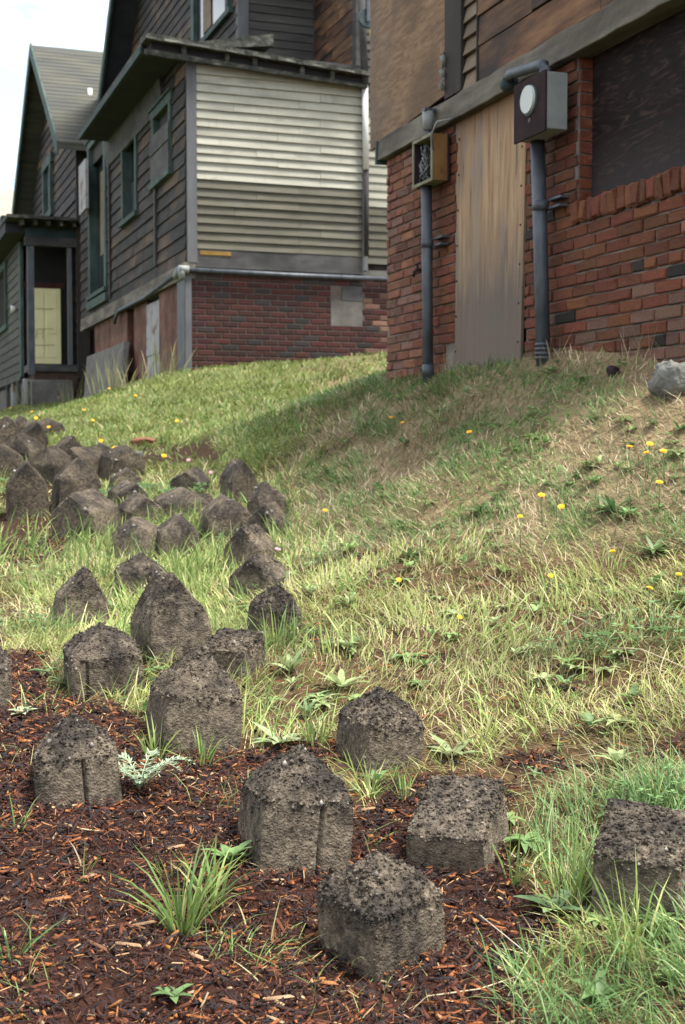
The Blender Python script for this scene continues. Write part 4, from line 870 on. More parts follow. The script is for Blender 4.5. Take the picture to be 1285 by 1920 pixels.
# ================================================================== soil blocks
def soil_block(wx, wy, hw, hr, kind='gable', ridge=.35, rnd=.22, groove=None, n=44, seed=0, dark=1.0, crumble=1.0, skew=0.0):
    """house-shaped block of pressed earth, origin at the middle of its foot; returns mesh and pebble mesh"""
    g = np.linspace(-1, 1, n+1); V = []; Fc = []; top = []
    def roof(x, y):
        if kind == 'shed': return hw + hr*(x*.0 + (1+y)/2)
        if kind == 'flat': return hw + hr*.25*(1-np.abs(x)**2) + 0*y
        hip = np.minimum(1, (1-np.abs(y))/max(1e-3, 1-ridge)) if kind == 'hip' else 1.0
        return hw + hr*np.minimum(1-np.abs(x-skew)/(1+abs(skew)), hip)
    def grid(fx, fy, ft, ist):
        a, b = np.meshgrid(g, g, indexing='ij'); x, y, t = fx(a, b), fy(a, b), ft(a, b)
        o = sum(len(q) for q in V); V.append(np.stack([x.ravel(), y.ravel(), t.ravel()], 1)); top.append(np.full(x.size, ist))
        i = np.arange((n+1)**2).reshape(n+1, n+1)+o
        Fc.append(np.stack([i[:-1, :-1], i[1:, :-1], i[1:, 1:], i[:-1, 1:]], -1).reshape(-1, 4))
    one = lambda a, b: a*0+1
    grid(lambda a, b: a, lambda a, b: a*0-1, lambda a, b: (b+1)/2, 0.)
    grid(lambda a, b: -a, lambda a, b: a*0+1, lambda a, b: (b+1)/2, 0.)
    grid(lambda a, b: a*0+1, lambda a, b: a, lambda a, b: (b+1)/2, 0.)
    grid(lambda a, b: a*0-1, lambda a, b: -a, lambda a, b: (b+1)/2, 0.)
    grid(lambda a, b: a, lambda a, b: b, one, 1.)
    P = np.concatenate(V); T = np.concatenate(top); Fq = np.concatenate(Fc)
    x, y, t = P.T
    z = t*roof(x, y)
    # round the plan corners and the shoulders
    r = np.maximum(np.abs(x)*np.abs(y), 0)**9; sx = x*(1-rnd*.22*r); sy = y*(1-rnd*.22*r)
    zt = np.clip((t-.5)/.5, 0, 1)**2*(1-T); ed = np.maximum(np.abs(x), np.abs(y))**6
    shr = 1 - .04*zt - .04*ed*T + .015*(1-t)*(1-T)
    Q = np.stack([sx*wx/2*shr, sy*wy/2*shr, z - .010*ed*np.maximum(T, t**8)*(hw+hr)/.2], 1)
    # displacement along the outward direction: lumps, clods, crumbs
    so = seed*17.3
    ctr = np.array([0, 0, hw*.45]); D = Q-ctr; D[:, 2] *= (.25 + .75*np.maximum(T, t**3)); D /= np.linalg.norm(D, axis=1)[:, None]
    q = Q + so
    tt = np.maximum(T, t**3); up = np.clip((z/(hw+hr)-.35)/.45, 0, 1)*.75 + .25*tt
    N1 = vn(q[:, 0]*14, q[:, 1]*14, q[:, 2]*14); N2 = vn(q[:, 0]*42, q[:, 1]*42, q[:, 2]*42); N3 = vn(q[:, 0]*95, q[:, 1]*95, q[:, 2]*95); N4 = vn(q[:, 0]*180, q[:, 1]*180, q[:, 2]*180)
    amp = .16 + .95*up**1.5
    d = .007*N1 + crumble*(.006*N2*amp + .006*N3*amp + .006*N4*amp)
    if groove is not None:
        for gv, gside in groove:
            on = {'F': np.abs(sy+1) < .14, 'L': np.abs(sx+1) < .14, 'R': np.abs(sx-1) < .14}[gside]*(T == 0)
            s_ = sx if gside == 'F' else sy
            d = d - .016*on*np.exp(-((s_-gv)/.035)**2)*(t < .93)
    Q = Q + D*d[:, None]
    Q[:, 2] -= .05*(t < .001)
    lt = np.array([.148, .124, .096]); dk = np.array([.048, .042, .038])
    mixv = np.clip(.05 + .62*up + 1.3*N1 + .9*N2, 0, 1)[:, None]
    C = (lt*(1-mixv) + dk*mixv)*dark*(1 + .5*N3[:, None] + .35*N4[:, None])
    me = np_mesh('soil_block', Q, Fq, 'soil', np.clip(C, .012, 1), True)
    # pebbles pressed into the upper surface
    rg = np.random.default_rng(seed+77); cand = np.where((up > .35))[0]; k = rg.choice(cand, min(len(cand), 22 if n > 30 else 6)); PV = []; PF = []
    ico = np.array([(0, 0, 1), (.9, 0, .2), (.3, .85, .2), (-.7, .5, .2), (-.7, -.5, .2), (.3, -.85, .2), (0, 0, -1)]); icf = np.array([(0, 1, 2), (0, 2, 3), (0, 3, 4), (0, 4, 5), (0, 5, 1), (6, 2, 1), (6, 3, 2), (6, 4, 3), (6, 5, 4), (6, 1, 5)])
    for ii in k:
        s_ = (.0016+.0075*rg.random()**2)*(1.0 if n > 30 else 1.5); PF.append(icf+7*len(PV)); PV.append(Q[ii] + ico*s_*rg.uniform(.7, 1.3, 3))
    cr_ = None
    if n > 28:
        m_ = int(1300*(n/74)**1.2); wgt = np.clip(up, .10, 1)**2.2; k = rg.choice(len(Q), m_, p=wgt/wgt.sum()); sz = rg.uniform(.0012, .0042, m_)*(1+.8*(rg.random(m_) < .12)); R_ = ico[None]*rg.uniform(.55, 1.35, (m_, 7, 3))*sz[:, None, None]
        R_[..., 2] *= .8; CV_ = (Q[k]+D[k]*(sz*.2)[:, None])[:, None]+R_; CF = icf[None]+(7*np.arange(m_))[:, None, None]
        cc_ = C[k]*rg.choice([.55, .8, 1.0, 1.35, 2.0], m_, p=[.2, .3, .27, .17, .06])[:, None]; cr_ = np_mesh('crumbs', CV_.reshape(-1, 3), CF.reshape(-1, 3), 'soil', np.repeat(np.clip(cc_, .008, 1), 7, 0))
    pm = np_mesh('pebbles', np.concatenate(PV), np.concatenate(PF), 'pebble', None, True)
    return me, pm, cr_
FOOT = []
def block(px, py, wpx, hpx, yaw, label, kind='hip', group=None, **k):
    d0 = hit(px, py)[1]
    if 3.35 < d0 < 4.2: py += .10*hpx; hpx *= 1.16; wpx *= 1.04
    elif 4.2 <= d0 < 8.0: py += .16*hpx; hpx *= 1.26; wpx *= 1.10
    P = hit(px, py); d = P[1]; sc = d*1.01/FPX; y = math.radians(yaw)
    asp = k.pop('asp', 1.0)
    w = wpx*sc/(abs(math.cos(y)) + asp*abs(math.sin(y))); wy = w*asp
    H = hpx*sc*1.06; fr = k.pop('fr', .38); tilt = k.pop('tilt', (0, 0))
    n = 74 if d < 3.0 else 60 if d < 3.5 else 46 if d < 4.4 else (30 if d < 6 else 18)
    me, pm, cm = soil_block(w, wy, H*(1-fr), H*fr, kind, n=n, **k)
    o = quick('soil_block', me, (P[0], P[1], P[2]-.015), label, 'earth block', group, (math.radians(tilt[0]), math.radians(tilt[1]), y))
    pb = link('pebbles', pm, o); pb['kind'] = 'stuff'
    if cm: cb = link('crumbs', cm, o); cb['kind'] = 'stuff'
    FOOT.append((P[0], P[1], max(w, wy)*.5, y, w/2, wy/2))
    return o
block(716, 1775, 248, 190, 38, 'pointed crumbly soil block studded with pale pebbles, alone on the open red mulch', 'hip', ridge=.1, seed=1, tilt=(5, -6), fr=.32, crumble=1.2)
block(548, 1588, 222, 190, 18, 'tall round-topped soil block with a vertical groove beside the sloping-topped one', 'hip', ridge=.25, seed=2, tilt=(-3, 6), fr=.38, groove=[(.28, 'F')], crumble=1.1)
block(862, 1592, 202, 125, -24, 'low soil block with a flat slanting top and one dark front side', 'shed', seed=3, tilt=(9, -2), fr=.42, crumble=.55, rnd=.1, dark=1.1)
block(1200, 1690, 205, 172, -20, 'square flat-topped soil block half hidden by green grass blades', 'shed', seed=4, tilt=(4, 3), fr=.3, crumble=.8)
block(708, 1420, 170, 130, 29, 'rounded soil block standing alone between meadow grass and mulch', 'hip', ridge=.5, seed=5, tilt=(4, 5), fr=.35, crumble=.9)
block(148, 1480, 182, 140, 13, 'broad soil block with grooved sides next to the feathery silver weed', 'hip', ridge=.2, seed=6, tilt=(-3, -4), fr=.40, groove=[(.15, 'F'), (-.3, 'L')], rnd=.15)
block(360, 1372, 188, 150, 22, 'large crumbly soil block with grass tufts at its foot, in front of a notched one', 'hip', ridge=.2, seed=7, tilt=(-4, 6), fr=.42, crumble=1.3, dark=.9)
block(196, 1275, 162, 100, 16, 'squat soil block with a worn flat top and a grooved left side', 'hip', ridge=.4, seed=8, tilt=(5, -3), fr=.32, groove=[(-.55, 'F')], crumble=.7)
block(-32, 1310, 122, 120, 14, 'soil block cut by the photograph edge beside the squat grooved one', 'hip', ridge=.3, seed=9)
block(148, 1150, 108, 78, 20, 'small peaked soil block just behind the squat grooved one', 'gable', seed=10, tilt=(0, 7), fr=.5)
block(326, 1205, 152, 122, 26, 'big pointed soil block with steep sides among tall grass', 'gable', seed=11, tilt=(-3, -6), fr=.5, crumble=1.1, asp=1.1)
block(436, 1255, 118, 70, -22, 'low notched soil block tucked behind the large crumbly one', 'shed', seed=12, fr=.3, crumble=1.3, dark=.85)
block(264, 1098, 98, 56, 10, 'small rounded soil block in tall grass behind the big pointed one', 'hip', ridge=.3, seed=13)
block(512, 1178, 98, 76, 18, 'dark rounded soil block at the right end of the grassy row, tall blades before it', 'hip', ridge=.4, seed=14, tilt=(3, 5), dark=.85)
block(490, 1106, 112, 62, -24, 'wedge-topped soil block with pale pebbles directly behind the dark rounded one', 'gable', seed=15, fr=.45)
block(470, 1048, 95, 60, -22, 'smooth grey soil block with a straight slanting ridge', 'gable', seed=16, fr=.5, crumble=.5)
G2 = 'soil blocks in the grassy middle rows'
L2 = ['small rounded soil block behind a lower peaked one at the end of the grassy row', 'low peaked soil block with the small rounded one right behind it', 'crumbly rounded soil block in grass just left of the paired end blocks', 'upright peaked soil block alone at the edge of the open lawn',
      'dark rounded soil block sunk in tall grass beside a twin', 'dark round soil block left of its twin in the tall grass', 'peaked soil block with pale crumbs behind the two dark twins', 'broad pale-sided soil block with long grass before it', 'low smooth boulder-like soil block beside a clover patch',
      'tiny soil block leaning on the low smooth boulder-like one', 'peaked soil block with weeds on it behind the low smooth one', 'smooth triangular soil block right of the leafy clover', 'dark peaked soil block directly behind the smooth triangular one']
for i, (px, py, w, h, yw, kd) in enumerate([(505, 965, 62, 45, 20, 'hip'), (500, 1005, 66, 46, -15, 'gable'), (426, 996, 86, 50, 12, 'hip'), (451, 935, 62, 52, 22, 'gable'), (330, 1032, 74, 50, 10, 'hip'), (264, 1034, 80, 48, -12, 'hip'),
        (265, 978, 74, 38, 20, 'gable'), (165, 992, 100, 52, -14, 'gable'), (340, 960, 92, 34, 8, 'hip'), (384, 958, 40, 25, 18, 'gable'), (358, 918, 60, 30, -10, 'gable'), (238, 945, 66, 32, 24, 'gable'), (234, 915, 54, 28, 12, 'gable')]):
    block(px, py, w*1.14, h*1.28, yw*1.5, L2[i], kd, G2, tilt=(random.uniform(-8, 8), random.uniform(-9, 9)), seed=30+i, crumble=.7)
G3 = ('small dark soil block in the crowded cluster by the far lawn', 'soil blocks crowded by the far lawn')
for i, (px, py, w, h, yw, kd) in enumerate([(142, 940, 78, 50, 15, 'hip'), (52, 953, 70, 56, 10, 'gable'), (98, 905, 72, 48, -18, 'hip'), (127, 872, 56, 38, 25, 'gable'), (160, 895, 76, 40, -25, 'gable'), (226, 893, 78, 42, 20, 'hip'),
        (188, 872, 58, 30, 12, 'hip'), (14, 898, 70, 46, 15, 'hip'), (45, 885, 72, 50, -12, 'hip'), (58, 855, 52, 46, 18, 'gable'), (16, 858, 56, 46, 8, 'gable'), (44, 822, 46, 30, 12, 'hip'), (10, 822, 44, 28, -15, 'hip'), (92, 815, 52, 22, 5, 'hip'),
        (-40, 905, 70, 48, 12, 'gable'), (-35, 860, 60, 42, -10, 'hip')]):
    block(px, py, w*1.2, h*1.45, yw*1.5, G3[0], kd, G3[1], tilt=(random.uniform(-8, 8), random.uniform(-9, 9)), seed=60+i, crumble=.7, dark=.68)
FT = np.array(FOOT)
def clear_of_blocks(x, y, grow=.0):
    ok = np.ones(len(x), bool)
    for fx, fy, r_, a, hx, hy in FT:
        dx, dy = x-fx, y-fy; c, s = math.cos(a), math.sin(a); lx, ly = dx*c+dy*s, -dx*s+dy*c
        ok &= ~((np.abs(lx) < hx+grow) & (np.abs(ly) < hy+grow))
    return ok

# ================================================================== mulch chips
def chips_mesh(name, P, Ln, Wd, Th, az, tl, rl, C, mt):
    n = len(P); ca, sa = np.cos(az), np.sin(az); ct, st = np.cos(tl), np.sin(tl)
    ax = np.stack([ca*ct, sa*ct, st], 1); sd_ = np.stack([-sa*np.cos(rl), ca*np.cos(rl), np.sin(rl)], 1); up = np.cross(ax, sd_)
    base = np.array([(-1, -1, -1), (1, -.6, -1), (.8, 1, -1), (-.9, .7, -1), (-.9, -.8, 1), (.9, -.5, 1), (.7, .8, 1), (-.8, .6, 1)], float)
    j = 1 + .35*(rng.random((n, 8, 3))-.5)
    b = base[None]*j
    V = P[:, None] + b[..., :1]*(Ln/2)[:, None, None]*ax[:, None] + b[..., 1:2]*(Wd/2)[:, None, None]*sd_[:, None] + b[..., 2:]*(Th/2)[:, None, None]*up[:, None]
    f = np.array([(4, 5, 6, 7), (0, 1, 5, 4), (1, 2, 6, 5), (2, 3, 7, 6), (3, 0, 4, 7)])
    return np_mesh(name, V.reshape(-1, 3), (f[None] + (8*np.arange(n))[:, None, None]).reshape(-1, 4), mt, np.repeat(C, 8, 0))
def scatter(n, x0, x1, y0, y1):
    c = rng.uniform(y0, y1, 60000); hw_ = .29*c+.45; wt = np.minimum(hw_, x1) + np.minimum(hw_, -x0); wt = np.maximum(wt, 0)*np.clip(4.0/c, 0, 1)**1.3
    y = rng.choice(c, n, p=wt/wt.sum()) + rng.uniform(-.01, .01, n); hw_ = .29*y+.45
    a, b = np.maximum(-hw_, x0), np.minimum(hw_, x1); x = a + (b-a)*rng.random(n); return x, y, ground(x, y)
x, y, z = scatter(60000, -2.6, 1.6, 1.55, 6.5)
px, py, m, sl, lw = masks(x, y, z)
keep = (rng.random(len(x)) < np.clip(m*1.0 + .10*(py > 1080), 0, 1)) & (np.abs(x) < .30*y+.75) & clear_of_blocks(x, y, -.02)
x, y, z = x[keep], y[keep], z[keep]; n = len(x)
big = rng.random(n)**3
Ln = .012 + .046*big; Wd = .0016 + .0075*rng.random(n)**2; Th = .0015+.0025*rng.random(n)
CH = cols(n, [((.012, .0045, .0045), 5), ((.028, .009, .006), 5), ((.085, .023, .009), 3.6), ((.19, .060, .015), 1.9), ((.27, .11, .032), .6), ((.28, .20, .115), .4), ((.014, .010, .013), 2.4)], .3)
tag(link('bark_mulch', chips_mesh('bark_mulch', np.stack([x, y, z+.004+.010*rng.random(n)], 1), Ln, Wd, Th, rng.uniform(0, 6.28, n), rng.normal(0, .35, n), rng.normal(0, .5, n), CH, 'chips')), 'red-brown shredded bark mulch around the soil blocks', 'mulch', kind='stuff')
x, y, z = scatter(90000, -2.6, 1.6, 1.55, 5.5)
px, py, m, sl, lw = masks(x, y, z); keep = (rng.random(len(x)) < m) & clear_of_blocks(x, y, -.02); x, y, z = x[keep], y[keep], z[keep]; n = len(x)
tag(link('fine_mulch', chips_mesh('fine_mulch', np.stack([x, y, z+.008+.012*rng.random(n)], 1), .004+.022*rng.random(n)**2, .0012+.0028*rng.random(n)**2, np.full(n, .0012), rng.uniform(0, 6.28, n), rng.normal(0, .45, n), rng.normal(0, .6, n),
    cols(n, [((.018, .007, .006), 4), ((.05, .017, .009), 4), ((.10, .034, .014), 3), ((.20, .08, .025), 1.6), ((.33, .20, .10), .8), ((.016, .012, .014), 3)], .35), 'chips')), 'fine dark shreds and fibres between the bark chips', 'mulch', kind='stuff')
LC = ('large pale wood splinter lying on the red mulch', 'wood splinters lying on the mulch')
for px, py, L_, a in ((180, 1785, .075, -50), (240, 1790, .06, -25), (368, 1808, .05, -50), (345, 1635, .05, 5), (525, 1893, .055, 8), (330, 1600, .04, 30), (270, 1745, .05, 20), (430, 1895, .04, -40), (110, 1700, .05, 15), (690, 1530, .035, 20), (170, 1655, .045, 35), (610, 1860, .05, -20)):
    P = hit(px, py); c = cols(1, [((.20, .085, .03), 1), ((.14, .06, .03), 1), ((.26, .16, .09), .5)])
    quick('wood_splinter', chips_mesh('wood_splinter', np.zeros((1, 3)), np.array([L_]), np.array([.0065]), np.array([.0035]), np.array([math.radians(a)]), np.array([.05]), np.array([.1]), c, 'chips'), (P[0], P[1], P[2]+.014), LC[0], 'wood chip', LC[1])

# ================================================================== grass
def blades(P, H, Wd, az, lean, curl, C, twist=None):
    """curved tapering blades: 7 points, 5 triangles each"""
    n = len(P); ts = np.array([0, .36, .72, 1.0]); wd = np.array([.8, 1, .7, 0.03])
    ca, sa = np.cos(az), np.sin(az)
    V = np.zeros((n, 7, 3)); pos = np.zeros((n, 3)); prev = 0
    sdv = np.stack([-sa, ca, np.zeros(n)], 1)
    if twist is not None: sdv = sdv*np.cos(twist)[:, None] + np.stack([ca, sa, np.zeros(n)], 1)*np.sin(twist)[:, None]
    k = 0
    for i, t in enumerate(ts):
        if i:
            ang = lean + curl*(t+prev)/2; s = (t-prev)*H
            pos = pos + np.stack([ca*np.sin(ang)*s, sa*np.sin(ang)*s, np.cos(ang)*s], 1)
        prev = t
        if i < 3:
            V[:, k] = P + pos - sdv*(Wd*wd[i]/2)[:, None]; V[:, k+1] = P + pos + sdv*(Wd*wd[i]/2)[:, None]; k += 2
        else: V[:, k] = P + pos
    f = np.array([(0, 1, 3), (0, 3, 2), (2, 3, 5), (2, 5, 4), (4, 5, 6)])
    return V.reshape(-1, 3), (f[None] + (7*np.arange(n))[:, None, None]).reshape(-1, 3), np.repeat(C, 7, 0)
GREEN = [((.11, .19, .045), 3), ((.15, .24, .065), 3), ((.21, .28, .09), 2), ((.08, .145, .045), 1.5), ((.30, .32, .13), .8)]
PALE = [((.34, .37, .125), 3), ((.27, .34, .10), 3), ((.42, .41, .18), 2.4), ((.46, .41, .22), 2.0), ((.19, .28, .075), 1.3), ((.50, .42, .27), 1.0)]
STRAW = [((.40, .325, .205), 3), ((.32, .25, .15), 3), ((.48, .41, .28), 1.8), ((.20, .145, .085), 1.8), ((.27, .26, .12), 1.2)]
LUSH = [((.10, .19, .06), 3), ((.14, .245, .085), 3), ((.19, .28, .12), 2), ((.27, .34, .15), .8)]
def field(name, label, n, box, dens, hgt, wid, lean, curl, pal, mt='grass', cat='grass', clump=0.0, grow=.010, jit=.22):
    x, y, z = scatter(n, *box); px, py, m, sl, lw = masks(x, y, z)
    keep = (np.abs(x) < .29*y+.7) & (rng.random(n) < dens(px, py, m, sl, lw, x, y)); keep &= clear_of_blocks(x, y, grow)
    keep &= ((x*CV + y*SV < VA-.02) | (y > 9.0)) & ((x*-SV + y*CV < UB-.02) | (x*CV + y*SV < VB))
    x, y, z = x[keep], y[keep], z[keep]; k = len(x)
    lod = np.clip(y/4.5, .75, 2.6)
    H = hgt[0] + (hgt[1]-hgt[0])*rng.random(k)**1.6; H = H*(.72 + .8*(vn(x*4, y*4, 4.4)+.5)*.75)
    Wd = (wid[0] + (wid[1]-wid[0])*rng.random(k))*lod
    az = rng.uniform(0, 6.283, k) + 0*x; az = np.where(rng.random(k) < .55, 6.283*1.3*vn(x*2.2, y*2.2, 8.8) + 1.2 + rng.normal(0, .5, k), az)
    C = cols(k, pal, jit)*(1 + .55*vn(x*2.6, y*2.6, 12.1) + .3*vn(x*11, y*11, 13.1))[:, None]
    V, F, CC = blades(np.stack([x, y, z-.004], 1), H, Wd, az, np.abs(rng.normal(lean[0], lean[1], k)), rng.uniform(curl[0], curl[1], k), C, rng.uniform(-1.2, 1.2, k))
    return tag(link(name, np_mesh(name, V, F, mt, CC, True)), label, cat, kind='stuff')
def ell(px, py, L_):
    r = np.zeros_like(px)
    for a, b, rx, ry, s in L_: r = np.maximum(r, s*np.clip(1.45-((px-a)/rx)**2-((py-b)/ry)**2, 0, 1))
    return r
CORNER = [(1180, 1900, 220, 110, 1), (1270, 1760, 90, 140, 1), (1040, 1890, 80, 50, .8), (1100, 1600, 60, 120, .7), (1040, 1600, 50, 90, .6), (1240, 1530, 120, 60, .9)]
# sunlit meadow grass
OPEN = lambda x, y: np.clip(.66 + 2.0*vn(x*5.5, y*5.5, 20) + .7*vn(x*1.6, y*1.6, 21), .16, 1)
field('meadow_grass', 'pale sunlit meadow grass behind and beside the soil blocks', 190000, (-2.7, 2.4, 1.9, 9.0),
      lambda px, py, m, sl, lw, x, y: (1-m)*(1-sl)*(1-lw)*OPEN(x, y)*(1-.75*np.clip(ell(px, py, CORNER), 0, 1)), (.03, .105), (.0017, .0042), (.68, .42), (.1, 1.6), PALE)
field('flattened_grass', 'flattened straw and dry blades lying in the meadow', 75000, (-2.7, 2.4, 1.9, 9.0),
      lambda px, py, m, sl, lw, x, y: (np.clip(1-m, .10, 1))*(1-sl*.5)*(1-lw*.6)*.7, (.03, .10), (.0016, .0034), (1.30, .2), (-.1, .35), STRAW, 'straw', 'dry grass')
field('broad_meadow_grass', 'broader bright blades standing out of the meadow grass', 26000, (-2.7, 2.4, 1.9, 8.0),
      lambda px, py, m, sl, lw, x, y: (1-m)*(1-sl)*(1-lw)*np.clip(.1 + 2.6*vn(x*4.2, y*4.2, 23), 0, 1), (.06, .15), (.0038, .0068), (.42, .3), (.2, 1.6), [((.34, .40, .14), 3), ((.25, .34, .10), 3), ((.46, .46, .22), 1.5), ((.17, .27, .08), 1.5)])
# dry bank
TUFT = [(905, 850, 110, 60, 1), (970, 790, 90, 40, .8), (620, 885, 70, 35, 1), (1030, 735, 120, 35, .9), (760, 725, 130, 35, .9), (900, 955, 70, 38, 1), (1130, 950, 110, 60, 1), (500, 830, 80, 40, .8), (700, 800, 50, 30, .9), (1240, 1010, 80, 60, 1),
        (760, 940, 70, 28, .7), (1090, 1010, 70, 35, .8), (640, 760, 60, 22, .5), (860, 690, 130, 28, .8), (1100, 770, 80, 26, .6), (560, 730, 120, 40, 1), (1260, 880, 60, 40, .7), (660, 960, 120, 30, .55), (740, 1010, 160, 34, .6), (830, 1050, 170, 30, .5), (1150, 860, 40, 22, .5), (1200, 760, 60, 30, .5), (1180, 900, 70, 40, .7), (1010, 880, 60, 40, .6), (1090, 1060, 120, 40, .6), (820, 780, 60, 30, .6)]
field('dry_bank_grass', 'dry straw-coloured thatch covering the bank below the brick house', 130000, (-1.6, 2.6, 3.6, 10.5),
      lambda px, py, m, sl, lw, x, y: sl*(1-m)*(1-.5*ell(px, py, TUFT))*.95, (.03, .10), (.0018, .0036), (1.08, .3), (-.2, .7), STRAW, 'straw', 'dry grass')
field('bank_green_grass', 'green grass patches growing through the dry bank', 190000, (-2.2, 2.6, 3.6, 12.5),
      lambda px, py, m, sl, lw, x, y: np.clip(sl+.4*lw, 0, 1)*(1-m)*np.clip(ell(px, py, TUFT)*1.2 + .06, 0, 1)*np.clip(.75+1.6*vn(x*5, y*5, 31), .08, 1)*1.0, (.035, .10), (.0022, .0042), (.6, .36), (.2, 1.5), [((.095, .18, .05), 3), ((.13, .22, .07), 3), ((.18, .26, .09), 2), ((.07, .13, .045), 1.5), ((.27, .30, .12), .6)])
# far lawn
field('far_lawn_grass', 'short green lawn in front of the wooden house', 150000, (-6.5, 3.2, 6.6, 27),
      lambda px, py, m, sl, lw, x, y: np.clip(lw + .9*sl*(y > 9.2), 0, 1)*(1-.8*m)*np.clip(.75+.9*vn(x*1.4, y*1.4, 41), .3, 1), (.04, .085), (.0040, .0065), (.5, .35), (.1, 1.2), [((.12, .165, .042), 3), ((.16, .20, .055), 3), ((.22, .22, .085), 1.6), ((.09, .14, .03), 2), ((.28, .24, .12), .8)])
# tall green grass among the blocks and lush corner
TALL = [(300, 1010, 120, 70, 1), (380, 1090, 60, 90, 1), (210, 1060, 90, 60, .9), (420, 1130, 50, 90, .9), (530, 1230, 45, 60, .8), (60, 1060, 120, 70, .5), (470, 1330, 60, 40, .8), (360, 980, 90, 40, .7), (540, 1010, 40, 60, .6), (260, 1200, 40, 60, .8), (90, 1200, 50, 30, .4), (30, 905, 50, 20, .7)]
field('tall_block_grass', 'tall green grass growing between the soil blocks', 40000, (-2.4, .4, 3.0, 8.5),
      lambda px, py, m, sl, lw, x, y: ell(px, py, TALL)*np.clip(.55+1.5*vn(x*7, y*7, 51), .03, 1)*.6, (.06, .20), (.0030, .0056), (.22, .16), (.1, 1.1), [((.15, .225, .06), 3), ((.20, .27, .085), 3), ((.11, .19, .05), 2), ((.29, .31, .13), 1)])
field('lush_corner_grass', 'lush green grass round the half hidden block at the mulch edge', 40000, (-.2, 1.9, 1.5, 3.6),
      lambda px, py, m, sl, lw, x, y: np.clip(ell(px, py, CORNER)*np.clip(.75+1.2*vn(x*8, y*8, 61), .1, 1)*.9, 0, 1), (.05, .17), (.0024, .0046), (.45, .3), (.2, 1.5), LUSH)
field('mulch_stray_grass', 'stray straw and blades scattered over the mulch', 30000, (-1.6, 1.0, 1.6, 4.6),
      lambda px, py, m, sl, lw, x, y: m*(.10+.30*(px < 330)*(py < 1720)), (.02, .10), (.0012, .0026), (1.45, .1), (-.1, .2), STRAW, 'straw', 'dry grass')

field('mulch_green_grass', 'thin green blades sprouting here and there from the mulch', 30000, (-1.7, 1.0, 1.6, 4.6),
      lambda px, py, m, sl, lw, x, y: m*np.clip(3.2*vn(x*5, y*5, 71)-.35, 0, 1)*.5, (.03, .11), (.0022, .0042), (.6, .35), (.1, 1.4), [((.24, .31, .10), 3), ((.17, .26, .08), 3), ((.38, .38, .18), 1.5)])
def tuft(px, py, n, h, spread, label, pal=GREEN, wid=(.003, .006), name='grass_tuft', cat='grass tuft', up=.5, curl=(.1, 1.2), group=None):
    P = hit(px, py); r = spread*np.sqrt(rng.random(n)); a = rng.uniform(0, 6.283, n)
    pos = np.stack([r*np.cos(a), r*np.sin(a), np.full(n, -.008)], 1)
    V, F, C = blades(pos, h*(.45+.6*rng.random(n)), rng.uniform(*wid, n), a+rng.normal(0, .6, n), np.abs(rng.normal(up*.7, up*.45, n)), rng.uniform(curl[0], curl[1], n), cols(n, pal), rng.uniform(-1, 1, n))
    return quick(name, np_mesh(name, V, F, 'grass', C, True), P, label, cat, group)
MIX = GREEN + [((.23, .29, .08), 3), ((.30, .33, .12), 2)]
tuft(345, 1752, 64, .21, .022, 'large bright grass tuft rising from the open mulch', MIX, (.0035, .0065), up=.42)
tuft(400, 1700, 26, .17, .02, 'broad-bladed grass clump leaning on the grooved round-topped block', MIX, (.004, .007), up=.4)
tuft(690, 1500, 34, .13, .012, 'spreading grass tuft at the foot of the lone rounded block', MIX, (.003, .005), up=.75)
tuft(760, 1500, 20, .10, .012, 'small grass tuft between the lone rounded block and the slanting one', MIX, (.003, .005), up=.6)
tuft(290, 1425, 32, .14, .02, 'grass tuft in front of the large crumbly block', MIX, (.003, .005), up=.35)
tuft(380, 1440, 30, .12, .02, 'fine grass tuft at the right foot of the large crumbly block', MIX, (.0025, .0045), up=.35)
tuft(35, 1555, 9, .10, .01, 'sparse grass tuft near the photograph edge below the broad grooved block', MIX, (.004, .006), up=.8)
tuft(315, 1650, 10, .10, .01, 'thin grass tuft in the mulch beside the largest tuft', MIX, (.003, .005), up=.5)
tuft(150, 1640, 14, .09, .03, 'wispy half-dry grass on the mulch below the broad grooved block', MIX+STRAW, (.002, .004), up=.8)
tuft(1065, 1700, 40, .22, .03, 'upright grass clump beside the half hidden block', MIX, (.003, .0055), up=.3)
tuft(960, 1660, 14, .16, .012, 'curving grass tuft at the right foot of the slanting block', MIX, (.003, .005), up=.5)
tuft(1190, 1800, 30, .20, .03, 'tall grass blades crossing the front of the half hidden block', MIX, (.0035, .006), up=.3)
tuft(1000, 1850, 34, .14, .04, 'low grass clump at the edge of the mulch', LUSH, (.003, .005), up=.7)
tuft(215, 1310, 10, .11, .008, 'arching grass sprig before the squat block', MIX, (.004, .006), up=.4)
tuft(520, 1215, 46, .16, .04, 'tall grass clump in front of the dark rounded block', MIX, (.003, .005), up=.25)
tuft(590, 1400, 34, .15, .03, 'grass clump beside the broad-leaved rosette', MIX, (.003, .005), up=.35)
tuft(20, 1790, 16, .12, .02, 'blurred grass sprig at the corner of the mulch', LUSH, (.003, .005), up=.7)
tuft(1140, 1080, 90, .16, .07, 'feathery pale grass clump in the sunlit meadow', PALE, (.0016, .003), up=.6)
tuft(900, 1400, 60, .15, .05, 'thick pale grass clump above the slanting block', PALE, (.003, .0055), up=.5)
tuft(1230, 1500, 60, .13, .05, 'arching green clump behind the half hidden block', LUSH, (.003, .0055), up=.8)

